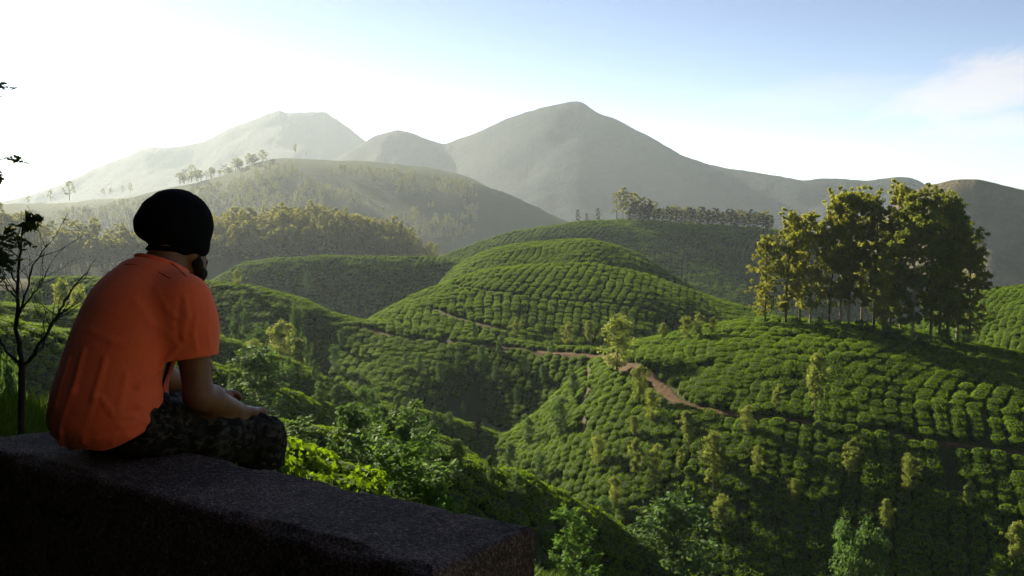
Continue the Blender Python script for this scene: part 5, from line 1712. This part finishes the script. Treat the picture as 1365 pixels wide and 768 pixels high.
    t.principled((0.0035, 0.0042, 0.006), 0.95, 0.08, t.bump(wv, 0.5, 0.002))
    me, _, _ = K_.mesh('beanie', [t.m], 1)
    link('beanie', me, man)

    # ---- beard and short hair at the nape
    Be = Field(HC - 0.16, HC + 0.16, 0.0034)
    for sg in (-1, 1):
        Be.cone(H(0.010, sg * 0.062, -0.040), H(0.016, sg * 0.063, -0.072), 0.010, 0.014, 0.015)
        Be.cone(H(0.012, sg * 0.066, -0.072), H(0.062, sg * 0.036, -0.108), 0.014, 0.021, 0.02)
        Be.cone(H(0.062, sg * 0.036, -0.108), H(0.090, 0, -0.118), 0.019, 0.021, 0.02)
        Be.cone(H(0.102, 0, -0.046), H(0.094, sg * 0.026, -0.066), 0.006, 0.006, 0.01)
        Be.cone(H(0.094, sg * 0.026, -0.066), H(0.084, sg * 0.022, -0.100), 0.007, 0.016, 0.015)
    sl, G = Be.window(Be.lo, Be.lo + Be.n * Be.h)
    Be.d = (Be.d + 0.004 * fbm(G[..., 0] * 70, G[..., 1] * 70, G[..., 2] * 40, 2)).astype(np.float32)
    t = NT('dark_hair')
    t.principled((0.012, 0.009, 0.008), 0.8, 0.2, t.bump(t.noise(t.coords('Object'), 300, 3), 0.8, 0.004))
    me, _, _ = Be.mesh('beard', [t.m], 1)
    link('beard', me, man)
    # ---- shoes
    t = NT('shoe_leather')
    t.principled((0.02, 0.018, 0.017), 0.6, 0.3)
    for A_ in (AR, AL):
        Sh = Field(A_ - 0.22, A_ + 0.24, 0.006)
        Sh.cone(A_ - f * 0.03 - up * 0.05, A_ - up * 0.055 + f * 0.05, 0.046, 0.045, 0.03)
        Sh.cone(A_ - up * 0.055 + f * 0.05, A_ - up * 0.075 + f * 0.16, 0.045, 0.034, 0.03)
        Sh.cone(A_ - up * 0.05, A_ + up * 0.01, 0.047, 0.046, 0.02)
        sl, G = Sh.window(Sh.lo, Sh.lo + Sh.n * Sh.h)
        Sh.d = np.maximum(Sh.d, G[..., 2] - (A_[2] + 0.01)).astype(np.float32)
        me, _, _ = Sh.mesh('shoe', [t.m], 1)
        link('shoe', me, man)
build_man()

# ------------------------------------------------------------------ the bare tree and the overhanging twigs at the edge
def branch_tree(root, seed):
    r = np.random.default_rng(seed)
    wood, tips = [], []
    def grow(p, d, L, rad, lev):
        n = 6
        pts = [np.array(p)]; d = np.array(d, float)
        for i in range(n):
            d = d + r.normal(0, 0.07, 3) + np.array([0, 0, 0.05])
            d /= np.linalg.norm(d); pts.append(pts[-1] + d * L / n)
        pts = np.array(pts)
        wood.append(tube(pts, rad * np.linspace(1, 0.35, n + 1), 6 if lev < 2 else 4))
        tips.append(pts[-1])
        if lev >= 3: return
        for k in range((6, 5, 3)[lev]):
            q = r.uniform(0.25, 0.95); i = min(n - 1, int(q * n))
            a = k * 2.4 + r.uniform(0, 1)
            side = np.array([math.cos(a), math.sin(a), r.uniform(0.25, 0.9)])
            dd = d * 0.55 + side; dd /= np.linalg.norm(dd)
            grow(pts[i] + (pts[i + 1] - pts[i]) * (q * n - i), dd, L * r.uniform(0.38, 0.6), rad * (1 - 0.55 * q) * 0.5, lev + 1)
    return wood, tips, grow
def build_bare_tree():
    rr = 9.5
    foot = unproject(28, 600, rr)
    g = float(terrain(np.array([foot[0]]), np.array([foot[1]]))[0])
    o = bpy.data.objects.new('bare_tree', None); COL.objects.link(o)
    o.location = (foot[0], foot[1], g)
    o['label'] = 'thin bare young tree with forked leafless branches beside the man'; o['category'] = 'tree'
    wood, tips, grow = branch_tree(None, 11)
    def loc(u, v, dr=0.0): return np.array(unproject(u, v, rr + dr)) - np.array([foot[0], foot[1], g])
    fork = loc(29, 487)
    stem = np.array([[0, 0, -0.1], loc(28, 570), loc(29, 530), fork])
    wood.append(tube(stem, np.array([0.034, 0.030, 0.028, 0.026]), 8))
    mains = [([fork, loc(22, 440), loc(24, 390, .1), loc(27, 340, .1), loc(31, 302, .15)], 0.022), ([fork, loc(42, 478, -.1), loc(58, 450, -.2), loc(80, 415, -.2), loc(96, 385, -.3), loc(116, 362, -.3)], 0.018),
             ([loc(40, 480), loc(56, 462, .3), loc(70, 432, .4), loc(92, 402, .5)], 0.012), ([fork, loc(10, 470, .3), loc(-10, 440, .5), loc(-30, 410, .6)], 0.015),
             ([loc(23, 430), loc(34, 395, -.3), loc(44, 355, -.4), loc(62, 325, -.4)], 0.012), ([loc(25, 385), loc(12, 360, .2), loc(2, 335, .3)], 0.010),
             ([loc(24, 400), loc(10, 385, -.3), loc(-4, 362, -.4)], 0.010), ([loc(31, 410, -.2), loc(50, 385, -.4), loc(68, 352, -.5)], 0.009), ([loc(48, 466), loc(60, 440), loc(55, 420, .1)], 0.008)]
    r = np.random.default_rng(5)
    for pts, rad in mains:
        pts = np.array(pts)
        q = np.linspace(0, len(pts) - 1, 4 * len(pts))
        pp = np.stack([np.interp(q, np.arange(len(pts)), pts[:, k]) for k in range(3)], -1) + r.normal(0, 0.006, (len(q), 3))
        wood.append(tube(pp, rad * np.linspace(1, 0.28, len(pp)), 6))
        for k in range(7):
            i = r.integers(len(pp) // 4, len(pp) - 1)
            d = pp[min(i + 2, len(pp) - 1)] - pp[i - 1]; d /= np.linalg.norm(d)
            sd_ = r.normal(0, 1, 3); sd_[2] = abs(sd_[2]) * 0.6
            dd = d * 0.9 + sd_ * 0.6; dd /= np.linalg.norm(dd)
            tw, rd = limb(pp[i], dd, r.uniform(0.14, 0.42), rad * 0.32, r, 5, -0.2, 0.12)
            wood.append(tube(tw, np.maximum(rd, 0.0022), 4)); tips.append(tw[-1])
    link('trunk', mesh_np('trunk', *merge(wood), M_BARK_DARK), o)
    lv = []
    for u, v in ((46, 292), (38, 298), (50, 290), (44, 300), (40, 290), (34, 300)):
        lv.append(clump(loc(u, v, .15), 0.05, 6, 0.05, r, 0.6, 2.8, 0.4))
    link('crown', mesh_np('crown', *merge(lv), M_SPRIG, smooth=False), o)
build_bare_tree()

def build_edge_tree():
    """A tree standing just outside the frame; three of its sprays hang in."""
    rr = 6.2
    foot = unproject(-190, 700, rr)
    g = float(terrain(np.array([foot[0]]), np.array([foot[1]]))[0])
    o = bpy.data.objects.new('leafy_tree', None); COL.objects.link(o)
    o.location = (foot[0], foot[1], g)
    o['label'] = 'dark leafy twigs of a tree reaching in at the edge above the bare tree'; o['category'] = 'tree'
    def loc(u, v, dr=0.0): return np.array(unproject(u, v, rr + dr)) - np.array([foot[0], foot[1], g])
    r = np.random.default_rng(21)
    wood, P, N = [], [], []
    top = loc(-200, 40)
    wood.append(tube(np.array([[0, 0, -0.2], loc(-195, 500), loc(-205, 300), loc(-195, 120), top]), np.array([0.07, 0.06, 0.05, 0.035, 0.012]), 8))
    sprays = [(loc(-200, 330), loc(-60, 322), loc(-2, 325)), (loc(-200, 330), loc(-60, 310), loc(18, 316)), (loc(-200, 260), loc(-70, 235), loc(3, 212)), (loc(-197, 150), loc(-70, 128), loc(-6, 118)), (loc(-60, 318), loc(-25, 335), loc(-4, 352)),
              (loc(-195, 200), loc(-260, 170), loc(-330, 150, .6)), (loc(-197, 280), loc(-270, 260, -.4), loc(-340, 250, -.6)), (loc(-198, 100), loc(-150, 60), loc(-110, 50, .5)), (top, loc(-205, 0), loc(-195, -30))]
    for a, b, c in sprays:
        q = np.linspace(0, 1, 12)[:, None]
        pp = a * (1 - q) ** 2 + 2 * b * q * (1 - q) + c * q * q
        wood.append(tube(pp, np.linspace(0.012, 0.003, 12), 5))
        for i in range(5, 12):
            for _ in range(2 if c[2] > 1.9 else 3):
                d = (pp[i] - pp[i - 1]); d /= np.linalg.norm(d)
                d = d * 0.8 + r.normal(0, 0.55, 3); d /= np.linalg.norm(d)
                L = r.uniform(0.08, 0.17) * (1.15 - 0.35 * i / 11)
                wood.append(tube(np.array([pp[i], pp[i] + d * L]), np.array([0.002, 0.001]), 3))
                sd_ = np.cross(d, [0, 0, 1]); sd_ /= np.linalg.norm(sd_) + 1e-9
                for w in np.linspace(0.25, 1, 6):
                    for sg in (-1, 1):
                        P.append(pp[i] + d * L * w + sd_ * sg * 0.018 * (1.2 - 0.6 * w) - np.array([0, 0, 0.02 * w * w])); N.append(np.array([0, 0, 1.0]) + sd_ * sg * 0.4)
    link('trunk', mesh_np('trunk', *merge(wood), M_BARK_DARK), o)
    link('crown', mesh_np('crown', *leaf_cards(np.array(P), np.array(N), 0.020, 2.4, 0.4, r), M_SPRIG, smooth=False), o)
build_edge_tree()

# ------------------------------------------------------------------ grass and weeds on the bank behind the wall
M_GRASS = leaf_material('grass_blade', (0.022, 0.060, 0.006), (0.085, 0.145, 0.018), 0.35, 2.0)
def tuft_mesh(seed, n=46, h=0.26):
    r = np.random.default_rng(seed)
    V, Fq = [], []
    for k in range(n):
        a = r.uniform(0, 6.28); rad = r.uniform(0, 0.20)
        p = np.array([math.cos(a) * rad, math.sin(a) * rad, 0])
        b = r.uniform(0, 6.28); lean = r.uniform(0.05, 0.6); L = h * r.uniform(0.5, 1.25)
        d = np.array([math.cos(b) * lean, math.sin(b) * lean, 1.0])
        s_ = np.array([-math.sin(b), math.cos(b), 0]) * r.uniform(0.005, 0.013)
        m = p + d * L * 0.55; e = p + d * L - np.array([0, 0, lean * L * 0.35])
        o_ = len(V)
        V += [p - s_, p + s_, m + s_ * 0.8, m - s_ * 0.8, e + s_ * 0.1, e - s_ * 0.1]
        Fq += [(o_, o_ + 1, o_ + 2, o_ + 3), (o_ + 3, o_ + 2, o_ + 4, o_ + 5)]
    return np.array(V), np.array(Fq)
def build_grass():
    n = 15000
    th = np.radians(rng.uniform(-31, 31, n)); r = 3.75 + 34 * rng.random(n) ** 1.3
    x, y = np.sin(th) * r, np.cos(th) * r
    z, idd = terrain(x, y, True)
    ok = (idd == 0) & (x * NRM[0] + y * NRM[1] > 2.6)
    x, y, z = x[ok], y[ok], z[ok]
    P3 = np.stack([x, y, z], -1)
    rows = np.column_stack([P3, rng.uniform(0, 6.28, len(x)), rng.uniform(0.7, 1.6, len(x)), np.zeros(len(x)), np.zeros(len(x))])
    src = []
    for k in range(3):
        src.append(link('grass', mesh_np('grass', *tuft_mesh(700 + k, 46, (0.24, 0.32, 0.18)[k]), M_GRASS, smooth=False), loc=tuple(P3[k * 7]), kind='stuff', label='long green grass on the bank behind the wall'))
    scatter_stuff('grass', 'long green grass covering the bank behind the wall', rows, src)
build_grass()
